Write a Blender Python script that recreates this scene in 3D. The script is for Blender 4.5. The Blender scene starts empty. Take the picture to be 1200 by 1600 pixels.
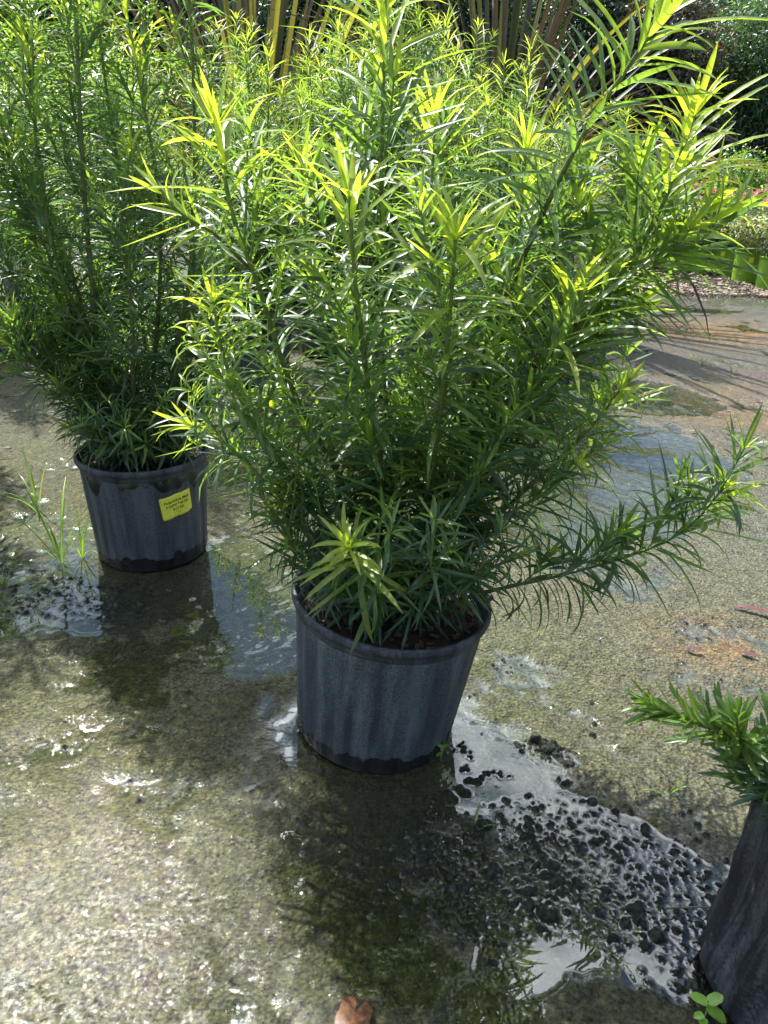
import bpy, bmesh, math, random
import numpy as np
from mathutils import Vector, Matrix

# ------------------------------------------------------------------ camera, sky, sun, exposure
FPX, PITCH, ROLL, CAMH = 1170.0, math.radians(25.0), math.radians(3.0), 0.79
SC = bpy.context.scene
COL = SC.collection
cam_d = bpy.data.cameras.new('camera')
cam = bpy.data.objects.new('camera', cam_d)
COL.objects.link(cam)
cam_d.sensor_fit = 'VERTICAL'
cam_d.sensor_height = 36.0
cam_d.lens = 36.0 * FPX / 1600.0
cam_d.clip_start = 0.02
cam_d.clip_end = 400
_fw = Vector((0, math.cos(PITCH), -math.sin(PITCH)))
_dn = Vector((0, -math.sin(PITCH), -math.cos(PITCH)))
_rt = Vector((1, 0, 0))
_cx = _rt * math.cos(ROLL) - _dn * math.sin(ROLL)
_cy = -(_rt * math.sin(ROLL) + _dn * math.cos(ROLL))
_cz = -_fw
M = Matrix((( _cx.x, _cy.x, _cz.x, 0), (_cx.y, _cy.y, _cz.y, 0), (_cx.z, _cy.z, _cz.z, CAMH), (0, 0, 0, 1)))
cam.matrix_world = M
SC.camera = cam

SUN_EL, SUN_AZ = math.radians(54.0), math.radians(-33.0)       # azimuth from +Y towards +X
world = bpy.data.worlds.new('World')
SC.world = world
world.use_nodes = True
wn, wl = world.node_tree.nodes, world.node_tree.links
wn.clear()
w_out = wn.new('ShaderNodeOutputWorld'); w_bg = wn.new('ShaderNodeBackground')
w_sky = wn.new('ShaderNodeTexSky')
w_sky.sky_type = 'NISHITA'; w_sky.sun_disc = False
w_sky.sun_elevation = SUN_EL; w_sky.sun_rotation = SUN_AZ
w_sky.air_density = 1.0; w_sky.dust_density = 0.3; w_sky.ozone_density = 3.0
w_tc = wn.new('ShaderNodeTexCoord')
w_map = wn.new('ShaderNodeMapping'); w_map.inputs['Scale'].default_value = (1.6, 1.6, 3.6); w_map.inputs['Location'].default_value = (0.35, 0.2, 0.1)
w_no = wn.new('ShaderNodeTexNoise'); w_no.inputs['Scale'].default_value = 1.5; w_no.inputs['Detail'].default_value = 7; w_no.inputs['Roughness'].default_value = 0.55
w_rmp = wn.new('ShaderNodeValToRGB')
w_rmp.color_ramp.elements[0].position = 0.47; w_rmp.color_ramp.elements[1].position = 0.60
w_mix = wn.new('ShaderNodeMix'); w_mix.data_type = 'RGBA'
w_dot = wn.new('ShaderNodeVectorMath'); w_dot.operation = 'DOT_PRODUCT'           # clouds near the sun are brightest
w_dot.inputs[1].default_value = (math.sin(SUN_AZ) * math.cos(SUN_EL), math.cos(SUN_AZ) * math.cos(SUN_EL), math.sin(SUN_EL))
w_cl = wn.new('ShaderNodeMath'); w_cl.operation = 'MAXIMUM'; w_cl.inputs[1].default_value = 0.0
w_pw = wn.new('ShaderNodeMath'); w_pw.operation = 'POWER'; w_pw.inputs[1].default_value = 5.0
w_sc = wn.new('ShaderNodeMath'); w_sc.operation = 'MULTIPLY_ADD'; w_sc.inputs[1].default_value = 52.0; w_sc.inputs[2].default_value = 10.0
wl.new(w_tc.outputs['Generated'], w_dot.inputs[0]); wl.new(w_dot.outputs['Value'], w_cl.inputs[0]); wl.new(w_cl.outputs[0], w_pw.inputs[0]); wl.new(w_pw.outputs[0], w_sc.inputs[0])
w_cc = wn.new('ShaderNodeVectorMath'); w_cc.operation = 'SCALE'; w_cc.inputs[0].default_value = (0.93, 0.98, 1.07)
wl.new(w_sc.outputs[0], w_cc.inputs['Scale']); wl.new(w_cc.outputs[0], w_mix.inputs['B'])
wl.new(w_tc.outputs['Generated'], w_map.inputs['Vector']); wl.new(w_map.outputs[0], w_no.inputs['Vector'])
wl.new(w_no.outputs['Fac'], w_rmp.inputs['Fac']); w_sp = wn.new('ShaderNodeSeparateXYZ'); wl.new(w_tc.outputs['Generated'], w_sp.inputs[0])      # the sky is clear low down
w_lo = wn.new('ShaderNodeMapRange'); w_lo.interpolation_type = 'SMOOTHSTEP'; w_lo.inputs['From Min'].default_value = 0.42; w_lo.inputs['From Max'].default_value = 0.60
wl.new(w_sp.outputs['Z'], w_lo.inputs['Value'])
w_mu = wn.new('ShaderNodeMath'); w_mu.operation = 'MULTIPLY'; wl.new(w_rmp.outputs['Color'], w_mu.inputs[0]); wl.new(w_lo.outputs[0], w_mu.inputs[1])
wl.new(w_mu.outputs[0], w_mix.inputs['Factor'])
wl.new(w_sky.outputs[0], w_mix.inputs['A']); wl.new(w_mix.outputs['Result'], w_bg.inputs['Color'])
wl.new(w_bg.outputs[0], w_out.inputs['Surface'])
w_bg.inputs['Strength'].default_value = 0.085

sun_d = bpy.data.lights.new('sun', 'SUN'); sun_d.energy = 5.0; sun_d.angle = math.radians(0.53); sun_d.color = (1.0, 0.972, 0.925)
sun = bpy.data.objects.new('sun', sun_d); COL.objects.link(sun)
sdir = Vector((math.sin(SUN_AZ) * math.cos(SUN_EL), math.cos(SUN_AZ) * math.cos(SUN_EL), math.sin(SUN_EL)))
sun.rotation_euler = sdir.to_track_quat('Z', 'Y').to_euler()
sun.location = sdir * 30
SC.view_settings.view_transform = 'Standard'; SC.view_settings.look = 'None'
SC.view_settings.gamma = 1.0; SC.view_settings.exposure = 1.05
SC.cycles.max_bounces = 7; SC.cycles.transparent_max_bounces = 12
SC.cycles.diffuse_bounces = 3; SC.cycles.glossy_bounces = 3; SC.cycles.transmission_bounces = 4
SC.cycles.sample_clamp_indirect = 4.0

random.seed(7)
RNG = np.random.default_rng(11)

# ------------------------------------------------------------------ helpers
def ray(x, y):
    dx, dy = x - 600.0, y - 800.0
    u = dx * math.cos(ROLL) + dy * math.sin(ROLL)
    v = -dx * math.sin(ROLL) + dy * math.cos(ROLL)
    return (_fw * FPX + _rt * u + _dn * v) / FPX
def gnd(x, y, z=0.0):
    d = ray(x, y); t = (CAMH - z) / -d.z
    return Vector((d.x * t, d.y * t, z))
def at(x, y, Y):
    d = ray(x, y); t = Y / d.y
    return Vector((d.x * t, Y, CAMH + d.z * t))

def mesh_np(name, verts, quads, mat, parent=None, smooth=True, attrs=None, tris=None):
    me = bpy.data.meshes.new(name)
    verts = np.asarray(verts, dtype=np.float32)
    quads = np.asarray(quads, dtype=np.int32).reshape(-1, 4)
    nq = len(quads)
    tr = np.asarray(tris, dtype=np.int32).reshape(-1, 3) if tris is not None else np.zeros((0, 3), np.int32)
    nt = len(tr)
    me.vertices.add(len(verts)); me.vertices.foreach_set('co', verts.ravel())
    me.loops.add(nq * 4 + nt * 3)
    me.loops.foreach_set('vertex_index', np.concatenate([quads.ravel(), tr.ravel()]))
    me.polygons.add(nq + nt)
    starts = np.concatenate([np.arange(nq) * 4, nq * 4 + np.arange(nt) * 3]).astype(np.int32)
    me.polygons.foreach_set('loop_start', starts)
    me.update(calc_edges=True)
    me.polygons.foreach_set('use_smooth', np.full(nq + nt, smooth, dtype=bool))
    if attrs:
        for k, a in attrs.items():
            a = np.asarray(a, dtype=np.float32)
            if a.ndim == 1:
                at_ = me.attributes.new(k, 'FLOAT', 'POINT'); at_.data.foreach_set('value', a)
            else:
                at_ = me.attributes.new(k, 'FLOAT_COLOR', 'POINT')
                at_.data.foreach_set('color', np.concatenate([a, np.ones((len(a), 1), np.float32)], 1).ravel())
    me.materials.append(mat)
    me.validate()
    o = bpy.data.objects.new(name, me); COL.objects.link(o)
    if parent: o.parent = parent
    return o

def join_parts(parts):
    V, Q, A, n = [], [], [], 0
    for v, q, a in parts:
        V.append(v); Q.append(q + n); A.append(a); n += len(v)
    return np.concatenate(V), np.concatenate(Q), np.concatenate(A)

def thing(name, label, cat, loc=(0, 0, 0), group=None):
    o = bpy.data.objects.new(name, None); COL.objects.link(o)
    o.empty_display_size = 0.05
    o.location = loc; o['label'] = label; o['category'] = cat
    if group: o['group'] = group
    return o
def tag(o, label, cat, group=None):
    o['label'] = label; o['category'] = cat
    if group: o['group'] = group
    return o
def dup(root, loc, rotz, label, group=None, scale=1.0):
    r = root.copy(); COL.objects.link(r); r.location = loc; r.rotation_euler = (0, 0, rotz); r.scale = (scale,) * 3
    r['label'] = label
    if group: r['group'] = group
    for ch in list(root.children):
        c = ch.copy(); COL.objects.link(c); c.parent = r
        for g_ in list(ch.children):
            d = g_.copy(); COL.objects.link(d); d.parent = c
    return r

def new_mat(name):
    m = bpy.data.materials.new(name); m.use_nodes = True
    nt = m.node_tree; nt.nodes.clear()
    return m, nt.nodes, nt.links
def N(nodes, kind, **kw):
    n = nodes.new('ShaderNode' + kind)
    for k, v in kw.items():
        if k in n.inputs: n.inputs[k].default_value = v
        else: setattr(n, k, v)
    return n
def ramp(nodes, stops):
    r = nodes.new('ShaderNodeValToRGB'); e = r.color_ramp.elements
    e[0].position, e[0].color = stops[0][0], (*stops[0][1], 1)
    e[1].position, e[1].color = stops[-1][0], (*stops[-1][1], 1)
    for p, c in stops[1:-1]:
        x = e.new(p); x.color = (*c, 1)
    return r
def g3(v): return (v, v, v)

# ------------------------------------------------------------------ materials
def leaf_mat(name, rough=0.37, trans=0.55, spec=0.80, tr_tint=(2.15, 2.10, 0.65)):
    """leaf colour comes from the per-leaf attribute 'tone'"""
    m, n, l = new_mat(name)
    out = N(n, 'OutputMaterial'); b = N(n, 'BsdfPrincipled'); t = N(n, 'BsdfTranslucent'); mx = N(n, 'MixShader')
    at_ = N(n, 'Attribute', attribute_name='tone')
    geo = N(n, 'NewGeometry')
    no = N(n, 'TexNoise', Scale=90.0, Detail=2.0)
    l.new(geo.outputs['Position'], no.inputs['Vector'])
    r = ramp(n, [(0.3, g3(0.82)), (0.7, g3(1.15))])
    l.new(no.outputs['Fac'], r.inputs['Fac'])
    mul = N(n, 'Mix', data_type='RGBA', blend_type='MULTIPLY'); mul.inputs['Factor'].default_value = 1
    l.new(at_.outputs['Color'], mul.inputs['A']); l.new(r.outputs['Color'], mul.inputs['B'])
    # paler underside
    un = N(n, 'Mix', data_type='RGBA'); und = N(n, 'Mix', data_type='RGBA', blend_type='MIX')
    und.inputs['Factor'].default_value = 0.40; und.inputs['B'].default_value = (0.22, 0.31, 0.15, 1)
    l.new(mul.outputs['Result'], und.inputs['A'])
    l.new(geo.outputs['Backfacing'], un.inputs['Factor']); l.new(mul.outputs['Result'], un.inputs['A']); l.new(und.outputs['Result'], un.inputs['B'])
    l.new(un.outputs['Result'], b.inputs['Base Color'])
    b.inputs['Roughness'].default_value = rough; b.inputs['Specular IOR Level'].default_value = spec
    tt = N(n, 'Mix', data_type='RGBA', blend_type='MULTIPLY'); tt.inputs['Factor'].default_value = 1
    tt.inputs['B'].default_value = (*tr_tint, 1)
    l.new(mul.outputs['Result'], tt.inputs['A']); l.new(tt.outputs['Result'], t.inputs['Color'])
    mx.inputs['Fac'].default_value = trans
    l.new(b.outputs[0], mx.inputs[1]); l.new(t.outputs[0], mx.inputs[2]); l.new(mx.outputs[0], out.inputs['Surface'])
    return m
MAT_LEAF = leaf_mat('podocarpus_leaf')
MAT_BROAD = leaf_mat('broad_leaf', rough=0.3, trans=0.3)
MAT_FAR = leaf_mat('far_leaf', rough=0.4, trans=0.3)
MAT_BLADE = leaf_mat('blade_leaf', rough=0.5, trans=0.3, tr_tint=(1.3, 1.3, 0.6))
MAT_PETAL = leaf_mat('petal', rough=0.6, trans=0.35, tr_tint=(1.3, 1.1, 1.1))

def bark_mat():
    m, n, l = new_mat('green_bark')
    out = N(n, 'OutputMaterial'); b = N(n, 'BsdfPrincipled'); at_ = N(n, 'Attribute', attribute_name='tone')
    geo = N(n, 'NewGeometry'); no = N(n, 'TexNoise', Scale=160.0, Detail=4.0)
    l.new(geo.outputs['Position'], no.inputs['Vector'])
    r = ramp(n, [(0.3, g3(0.6)), (0.7, g3(1.3))]); l.new(no.outputs['Fac'], r.inputs['Fac'])
    mul = N(n, 'Mix', data_type='RGBA', blend_type='MULTIPLY'); mul.inputs['Factor'].default_value = 1
    l.new(at_.outputs['Color'], mul.inputs['A']); l.new(r.outputs['Color'], mul.inputs['B'])
    l.new(mul.outputs['Result'], b.inputs['Base Color']); b.inputs['Roughness'].default_value = 0.6
    bp_ = N(n, 'Bump', Strength=0.5, Distance=0.001); l.new(no.outputs['Fac'], bp_.inputs['Height']); l.new(bp_.outputs[0], b.inputs['Normal'])
    l.new(b.outputs[0], out.inputs['Surface'])
    return m
MAT_BARK = bark_mat()

def pot_mat(name, col, dust, wet_h=0.03, drip=False):
    m, n, l = new_mat(name)
    out = N(n, 'OutputMaterial'); b = N(n, 'BsdfPrincipled'); tc = N(n, 'TexCoord')
    sep = N(n, 'SeparateXYZ'); l.new(tc.outputs['Object'], sep.inputs[0])
    n1 = N(n, 'TexNoise', Scale=360.0, Detail=3.0, Roughness=0.7); l.new(tc.outputs['Object'], n1.inputs['Vector'])
    mp = N(n, 'Mapping'); mp.inputs['Scale'].default_value = (45, 45, 5); l.new(tc.outputs['Object'], mp.inputs['Vector'])
    n2 = N(n, 'TexNoise', Scale=1.0, Detail=4.0, Roughness=0.6); l.new(mp.outputs[0], n2.inputs['Vector'])
    n3 = N(n, 'TexNoise', Scale=26.0, Detail=5.0, Roughness=0.6); l.new(tc.outputs['Object'], n3.inputs['Vector'])
    add = N(n, 'Math', operation='MULTIPLY'); l.new(n1.outputs['Fac'], add.inputs[0]); l.new(n2.outputs['Fac'], add.inputs[1])
    r = ramp(n, [(0.19, (0, 0, 0)), (0.34, (1, 1, 1))]); l.new(add.outputs[0], r.inputs['Fac'])
    mix = N(n, 'Mix', data_type='RGBA'); mix.inputs['A'].default_value = (*col, 1); mix.inputs['B'].default_value = (*dust, 1)
    l.new(r.outputs['Color'], mix.inputs['Factor'])
    # tide mark: the wetted foot of the pot, ragged upper edge
    wv = N(n, 'Math', operation='MULTIPLY_ADD'); wv.inputs[1].default_value = -0.055; wv.inputs[2].default_value = 0.0275 - wet_h
    l.new(n3.outputs['Fac'], wv.inputs[0])
    ws = N(n, 'Math', operation='ADD'); l.new(sep.outputs['Z'], ws.inputs[0]); l.new(wv.outputs[0], ws.inputs[1])
    wr = ramp(n, [(0.0, (1, 1, 1)), (0.0035, (0, 0, 0))]); l.new(ws.outputs[0], wr.inputs['Fac'])
    wet = wr.outputs['Color']
    if drip:
        mp2 = N(n, 'Mapping'); mp2.inputs['Scale'].default_value = (14, 14, 6); l.new(tc.outputs['Object'], mp2.inputs['Vector'])
        n4 = N(n, 'TexNoise', Scale=1.0, Detail=2.0); l.new(mp2.outputs[0], n4.inputs['Vector'])
        dv = N(n, 'Math', operation='MULTIPLY_ADD'); dv.inputs[1].default_value = 0.26; dv.inputs[2].default_value = -0.33; l.new(n4.outputs['Fac'], dv.inputs[0])
        ds = N(n, 'Math', operation='ADD'); l.new(sep.outputs['Z'], ds.inputs[0]); l.new(dv.outputs[0], ds.inputs[1])
        dr = ramp(n, [(0.0, (0, 0, 0)), (0.004, (1, 1, 1))]); l.new(ds.outputs[0], dr.inputs['Fac'])
        mxw = N(n, 'Math', operation='MAXIMUM'); l.new(wet, mxw.inputs[0]); l.new(dr.outputs['Color'], mxw.inputs[1]); wet = mxw.outputs[0]
    mw = N(n, 'Mix', data_type='RGBA'); mw.inputs['B'].default_value = (0.008, 0.010, 0.011, 1)
    l.new(wet, mw.inputs['Factor']); l.new(mix.outputs['Result'], mw.inputs['A']); l.new(mw.outputs['Result'], b.inputs['Base Color'])
    ro = N(n, 'MapRange'); ro.inputs['To Min'].default_value = 0.62; ro.inputs['To Max'].default_value = 0.25
    l.new(wet, ro.inputs['Value']); l.new(ro.outputs[0], b.inputs['Roughness'])
    bp_ = N(n, 'Bump', Strength=0.35, Distance=0.0006); l.new(n1.outputs['Fac'], bp_.inputs['Height']); l.new(bp_.outputs[0], b.inputs['Normal'])
    l.new(b.outputs[0], out.inputs['Surface'])
    return m
MAT_POT = pot_mat('black_pot_plastic', (0.030, 0.036, 0.046), (0.100, 0.120, 0.132))
MAT_POT2 = pot_mat('black_pot_plastic_wet', (0.028, 0.034, 0.042), (0.085, 0.098, 0.115), 0.028, True)
MAT_RIM = pot_mat('black_rim_plastic', (0.016, 0.020, 0.025), (0.075, 0.085, 0.10), -0.5)
MAT_GREENPOT = pot_mat('lime_pot_plastic', (0.17, 0.33, 0.012), (0.22, 0.38, 0.03), -0.5)

def plain(name, col, rough=0.6, bump=0.0, scale=200.0, var=0.35):
    m, n, l = new_mat(name)
    out = N(n, 'OutputMaterial'); b = N(n, 'BsdfPrincipled'); tc = N(n, 'TexCoord')
    no = N(n, 'TexNoise', Scale=scale, Detail=4.0, Roughness=0.65); l.new(tc.outputs['Object'], no.inputs['Vector'])
    r = ramp(n, [(0.3, tuple(c * (1 - var) for c in col)), (0.7, tuple(min(1, c * (1 + var)) for c in col))])
    l.new(no.outputs['Fac'], r.inputs['Fac']); l.new(r.outputs['Color'], b.inputs['Base Color'])
    b.inputs['Roughness'].default_value = rough
    if bump:
        bp_ = N(n, 'Bump', Strength=0.6, Distance=bump); l.new(no.outputs['Fac'], bp_.inputs['Height']); l.new(bp_.outputs[0], b.inputs['Normal'])
    l.new(b.outputs[0], out.inputs['Surface'])
    return m
MAT_SOIL = plain('potting_soil', (0.035, 0.022, 0.014), 0.8, 0.002, 300, 0.6)
MAT_CHIP = plain('bark_chip', (0.12, 0.075, 0.045), 0.8, 0.001, 150, 0.6)
MAT_STICKER = plain('yellow_sticker', (0.78, 0.74, 0.07), 0.55, 0.0, 60, 0.10)
MAT_INK = plain('black_ink', (0.012, 0.012, 0.010), 0.6, 0.0, 60, 0.2)
MAT_PALEINK = plain('white_ink', (0.62, 0.66, 0.50), 0.6, 0.0, 60, 0.1)
MAT_HOLE = plain('hole_black', (0.004, 0.004, 0.004), 0.9)
MAT_DRYLEAF = plain('dry_leaf', (0.10, 0.042, 0.016), 0.5, 0.0012, 90, 0.85)
MAT_REDLEAF = plain('red_leaf', (0.085, 0.028, 0.026), 0.6, 0.0006, 60, 0.4)
MAT_TWIG = plain('dead_twig', (0.16, 0.12, 0.07), 0.7, 0.0005, 120, 0.4)
MAT_TRUNK = plain('dark_trunk', (0.06, 0.045, 0.035), 0.85, 0.01, 12, 0.5)

# ------------------------------------------------------------------ ground
def fft_noise(n, beta, lo, hi, seed):
    r = np.random.default_rng(seed)
    f = np.fft.rfft2(r.standard_normal((n, n)))
    ky = np.fft.fftfreq(n)[:, None] * n; kx = np.fft.rfftfreq(n)[None, :] * n
    k = np.sqrt(kx ** 2 + ky ** 2); k[0, 0] = 1
    f *= np.where((k >= lo) & (k <= hi), k ** (-beta), 0)
    a = np.fft.irfft2(f, s=(n, n)); return (a / a.std()).astype(np.float32)
TEX = {}
def tnoise(X, Y, period, seed, beta=1.0, lo=1, hi=400, n=1024):
    key = (seed, beta, lo, hi, n)
    if key not in TEX: TEX[key] = fft_noise(n, beta, lo, hi, seed)
    T = TEX[key]
    u = (X / period) % 1.0 * n; v = (Y / period) % 1.0 * n
    i = np.floor(u).astype(int); j = np.floor(v).astype(int); fu = u - i; fv = v - j
    i %= n; j %= n; i1 = (i + 1) % n; j1 = (j + 1) % n
    return T[j, i] * (1 - fu) * (1 - fv) + T[j, i1] * fu * (1 - fv) + T[j1, i] * (1 - fu) * fv + T[j1, i1] * fu * fv

def axis(segs):
    out = [segs[0][0]]
    for a, b, s0, s1 in segs:
        x = a
        while x < b - 1e-9:
            f = (x - a) / (b - a); x = min(b, x + s0 + (s1 - s0) * f); out.append(x)
    return np.array(out)
gx = axis([(-60, -6, 6, 0.4), (-6, -1.6, 0.3, 0.012), (-1.6, -0.62, 0.012, 0.0028), (-0.62, 0.02, 0.0028, 0.0028), (0.02, 0.54, 0.0018, 0.0018), (0.54, 0.66, 0.0028, 0.0028), (0.66, 1.7, 0.0028, 0.009), (1.7, 6, 0.012, 0.3), (6, 60, 0.4, 6)])
gy = axis([(-8, 0.1, 1.5, 0.05), (0.1, 0.36, 0.03, 0.0026), (0.36, 0.95, 0.0019, 0.0019), (0.95, 1.15, 0.0024, 0.0028), (1.15, 2.6, 0.003, 0.008), (2.6, 8, 0.008, 0.1), (8, 90, 0.2, 8)])
GX, GY = np.meshgrid(gx, gy)
print('ground grid', GX.shape)

def blob(px, py, rx, ry, rot=0.0, soft=0.35):
    c = gnd(px, py)
    dx, dy = GX - c.x, GY - c.y
    if rot:
        cr, sr = math.cos(rot), math.sin(rot); dx, dy = dx * cr + dy * sr, -dx * sr + dy * cr
    d = np.sqrt((dx / rx) ** 2 + (dy / ry) ** 2)
    return 1.0 / (1.0 + np.exp((d - 1.0) / (soft * 0.35)))
def union(*a):
    r = a[0]
    for b in a[1:]: r = np.maximum(r, b)
    return r
wob = tnoise(GX, GY, 1.3, 1, 1.4, 2, 60)
wob2 = tnoise(GX, GY, 0.9, 9, 1.3, 3, 36)
wob3 = tnoise(GX, GY, 2.6, 31, 1.0, 3, 120)
puddle = union(
    blob(605, 1150, 0.175, 0.14), blob(612, 1250, 0.105, 0.10), 0.74 * blob(560, 1390, 0.10, 0.10, 0, 1.2), 0.62 * blob(660, 1520, 0.09, 0.05, 0, .8), 0.5 * blob(230, 1040, 0.2, 0.12, 0, .8), blob(775, 1215, 0.115, 0.09, 0.3), blob(740, 1160, 0.10, 0.06), blob(860, 1290, 0.12, 0.08, -0.4),
    blob(965, 1310, 0.10, 0.05, -0.5), blob(1080, 1380, 0.06, 0.03, -0.5),
    blob(810, 1510, 0.055, 0.042), blob(770, 1585, 0.06, 0.05), blob(870, 1400, 0.14, 0.10),
    blob(390, 960, 0.11, 0.20, 0.2), blob(350, 900, 0.12, 0.18), blob(235, 900, 0.24, 0.16), blob(60, 940, 0.28, 0.12), 0.5 * blob(425, 1150, 0.06, 0.13, 0, .8),
    1.25 * blob(940, 790, 0.22, 0.20, 0.5), 1.1 * blob(930, 690, 0.36, 0.40, 0.3), 1.2 * blob(1010, 620, .28, .25), blob(880, 850, 0.14, 0.14), 1.1 * blob(1130, 465, 1.1, 0.35), blob(1040, 480, 0.5, 0.2), blob(470, 700, 0.35, 0.4))
lumpmask = union(blob(960, 1370, 0.155, 0.095, -0.40, 0.45), 0.9 * blob(1060, 1470, 0.10, 0.07, -0.3, 0.5), blob(860, 1180, 0.05, 0.018, -0.4, 0.4), 0.9 * blob(800, 1400, 0.09, 0.06, 0.2, 0.5),
                 0.75 * blob(700, 1330, 0.06, 0.06, 0, 0.6), 0.5 * blob(40, 930, 0.26, 0.10, 0, 0.6))
lumpmask = lumpmask * (1 - 0.9 * blob(800, 1215, 0.07, 0.05, 0.3, 0.4)) * (1 - 0.9 * blob(815, 1530, 0.05, 0.035, 0, 0.4)) * (1 - .7 * blob(1010, 1290, .03, .022, 0, .4))
lumpmask = np.clip(lumpmask + 0.10 * wob, 0, 1)
puddle = np.maximum(puddle, np.clip(lumpmask * 1.9, 0, 1))
pud = puddle + 0.11 * wob * (puddle > 0.03) * (puddle < 0.97) + 0.22 * wob3 * np.clip(GY - 1.7, 0, 1) * (puddle > .05)
near = np.clip((3.2 - GY) / 1.2, 0, 1) * np.clip((2.4 - np.abs(GX)) / 0.6, 0, 1)
# heights in metres: dry skin stands a few millimetres over the water sheet at z = 0
Z = 0.0055 - 0.0095 * np.clip(pud, 0, 1.4)
Z += (0.0007 * wob2 + 0.00012 * tnoise(GX, GY, 0.37, 3, 0.75, 5, 60) + 0.00020 * tnoise(GX, GY, 0.5, 4, 0.2, 60, 240)) * np.clip(near + 0.3, 0, 1)
Z += 0.0010 * tnoise(GX, GY, 2.2, 5, 1.2, 2, 20)
Z = np.where(pud < .12, np.maximum(Z, .0016), Z)
# worm casts and algae lumps that stand out of the shallow water
lump_only = np.zeros_like(Z)
lr = np.random.default_rng(5)
def add_lump(x, y, r, h, sx=1.0):
    i0, i1 = np.searchsorted(gx, [x - r * 1.3, x + r * 1.3]); j0, j1 = np.searchsorted(gy, [y - r * 1.3, y + r * 1.3])
    if i1 - i0 < 2 or j1 - j0 < 2: return
    sx_, sy_ = gx[i0:i1][None, :] - x, gy[j0:j1][:, None] - y
    a = lr.random() * 3.14; ca, sa = math.cos(a), math.sin(a)
    u, v = sx_ * ca + sy_ * sa, -sx_ * sa + sy_ * ca
    d2 = (u / r) ** 2 + (v / (r * sx)) ** 2
    dome = h * np.sqrt(np.clip(1 - d2, 0, 1))
    blk = lump_only[j0:j1, i0:i1]
    np.maximum(blk, dome, out=blk)
def mask_at(A, x, y):
    return A[min(len(gy) - 1, np.searchsorted(gy, y)), min(len(gx) - 1, np.searchsorted(gx, x))]
cnt = 0
for _ in range(90000):
    x = lr.uniform(-1.0, 0.66); y = lr.uniform(0.38, 1.35)
    mk = mask_at(lumpmask, x, y)
    if mk < 0.12 or lr.random() > mk ** 1.6 * 0.75: continue
    r = 0.0015 + 0.0045 * lr.random() ** 3.4 + (0.005 if lr.random() < 0.02 else 0)
    add_lump(x, y, r, r * lr.uniform(0.4, 0.85) + 0.0031, lr.uniform(0.65, 1.0)); cnt += 1
for px, py, r in ((720, 1165, .006), (728, 1175, .007), (735, 1185, .005), (712, 1172, .004), (742, 1218, .010), (758, 1210, .006), (770, 1208, .005), (783, 1210, .006), (797, 1212, .005), (725, 1200, .007),
                  (792, 1252, .006), (828, 1280, .007), (850, 1170, .012), (838, 1160, .009), (865, 1180, .008), (888, 1195, .009), (880, 1225, .007), (700, 1245, .011), (722, 1238, .010), (745, 1305, .013), (760, 1290, .008), (850, 1430, .014), (835, 1415, .009), (1005, 1300, .008)):
    c = gnd(px, py)
    for k in range(4):
        add_lump(c.x + lr.normal(0, r * .5), c.y + lr.normal(0, r * .4), r * lr.uniform(.45, .9), r * .8 + .003, .85)
Z += lump_only * 0.92
print('lumps', cnt)
# far ground: mulch bed beyond the slab edge, a little rise
Z = np.where(GY > 12, Z + 0.0005 * (GY - 12), Z)
# colour of the ground (algae, rust stains, mud), plant shade deepened in it at bottom centre
def mixc(C, col, f): return C * (1 - f[..., None]) + np.array(col, np.float32) * f[..., None]
C = np.zeros(GX.shape + (3,), np.float32) + np.array((0.330, 0.316, 0.172), np.float32)
big = tnoise(GX, GY, 1.7, 21, 1.3, 2, 80); mid = tnoise(GX, GY, 0.8, 22, 1.0, 4, 160); fine = tnoise(GX, GY, 0.5, 23, 0.5, 20, 300)
sg = lambda a: 1 / (1 + np.exp(-a))
C = mixc(C, (0.265, 0.252, 0.055), np.clip(union(blob(180, 1250, 0.5, 0.35, 0, 1.2), 0.9 * blob(450, 1450, 0.4, 0.25, 0, 1.2), 0.7 * blob(120, 760, 0.5, 0.4, 0, 1)) * (0.75 + 0.2 * big), 0, 1))
C = mixc(C, (0.19, 0.29, 0.045), np.clip(union(blob(760, 1060, 0.14, 0.14, 0, 1), blob(60, 820, 0.2, 0.1, 0, .6), 0.6 * blob(640, 1430, 0.08, 0.12)) * sg(2 * mid), 0, 1) * 0.8)
C = mixc(C, (0.31, 0.275, 0.235), np.clip(sg((GY - 2.6) * 3) * sg((GX - 0.3) * 6) * (0.7 + 0.25 * big), 0, 1) * np.clip((9.5 - GY), 0, 1))
C = mixc(C, (0.95, 0.45, 0.11), np.clip(union(blob(1120, 520, 0.45, 0.30, 0, 1), 0.8 * blob(1010, 520, 0.25, 0.12, 0, 1), 0.55 * blob(1150, 640, 0.3, 0.35, 0, 1), 0.5 * blob(1130, 1010, 0.10, 0.08, 0, 1)) * sg(2.2 * mid + 0.3), 0, 1))
C = mixc(C, (0.42, 0.22, 0.16), np.clip(0.6 * blob(1150, 590, 0.4, 0.15, 0, 1) * sg(3 * big), 0, 1))
C = mixc(C, (0.105, 0.085, 0.045), np.clip(sg((mid - 1.3) * 4) * 0.45, 0, 1))
C = mixc(C, (0.34, 0.32, 0.27), np.clip(sg((fine - 1.5) * 4), 0, 1) * 0.6)
C = mixc(C, (0.075, 0.085, 0.035), np.clip(union(1.3 * blob(640, 1380, 0.22, 0.20, 0, .9), 0.8 * blob(880, 1500, .2, .12, 0, .8), blob(230, 950, 0.2, 0.14, 0, .8), 0.8 * blob(400, 1150, 0.08, 0.14)) * 0.6, 0, 1))  # dark olive mud; the bottom-centre blob also paints the plants' shade deeper
C = mixc(C, (0.048, 0.062, 0.034), np.clip(union(lumpmask * 0.9, np.clip(lump_only / 0.003, 0, 1)), 0, 1))
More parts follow.
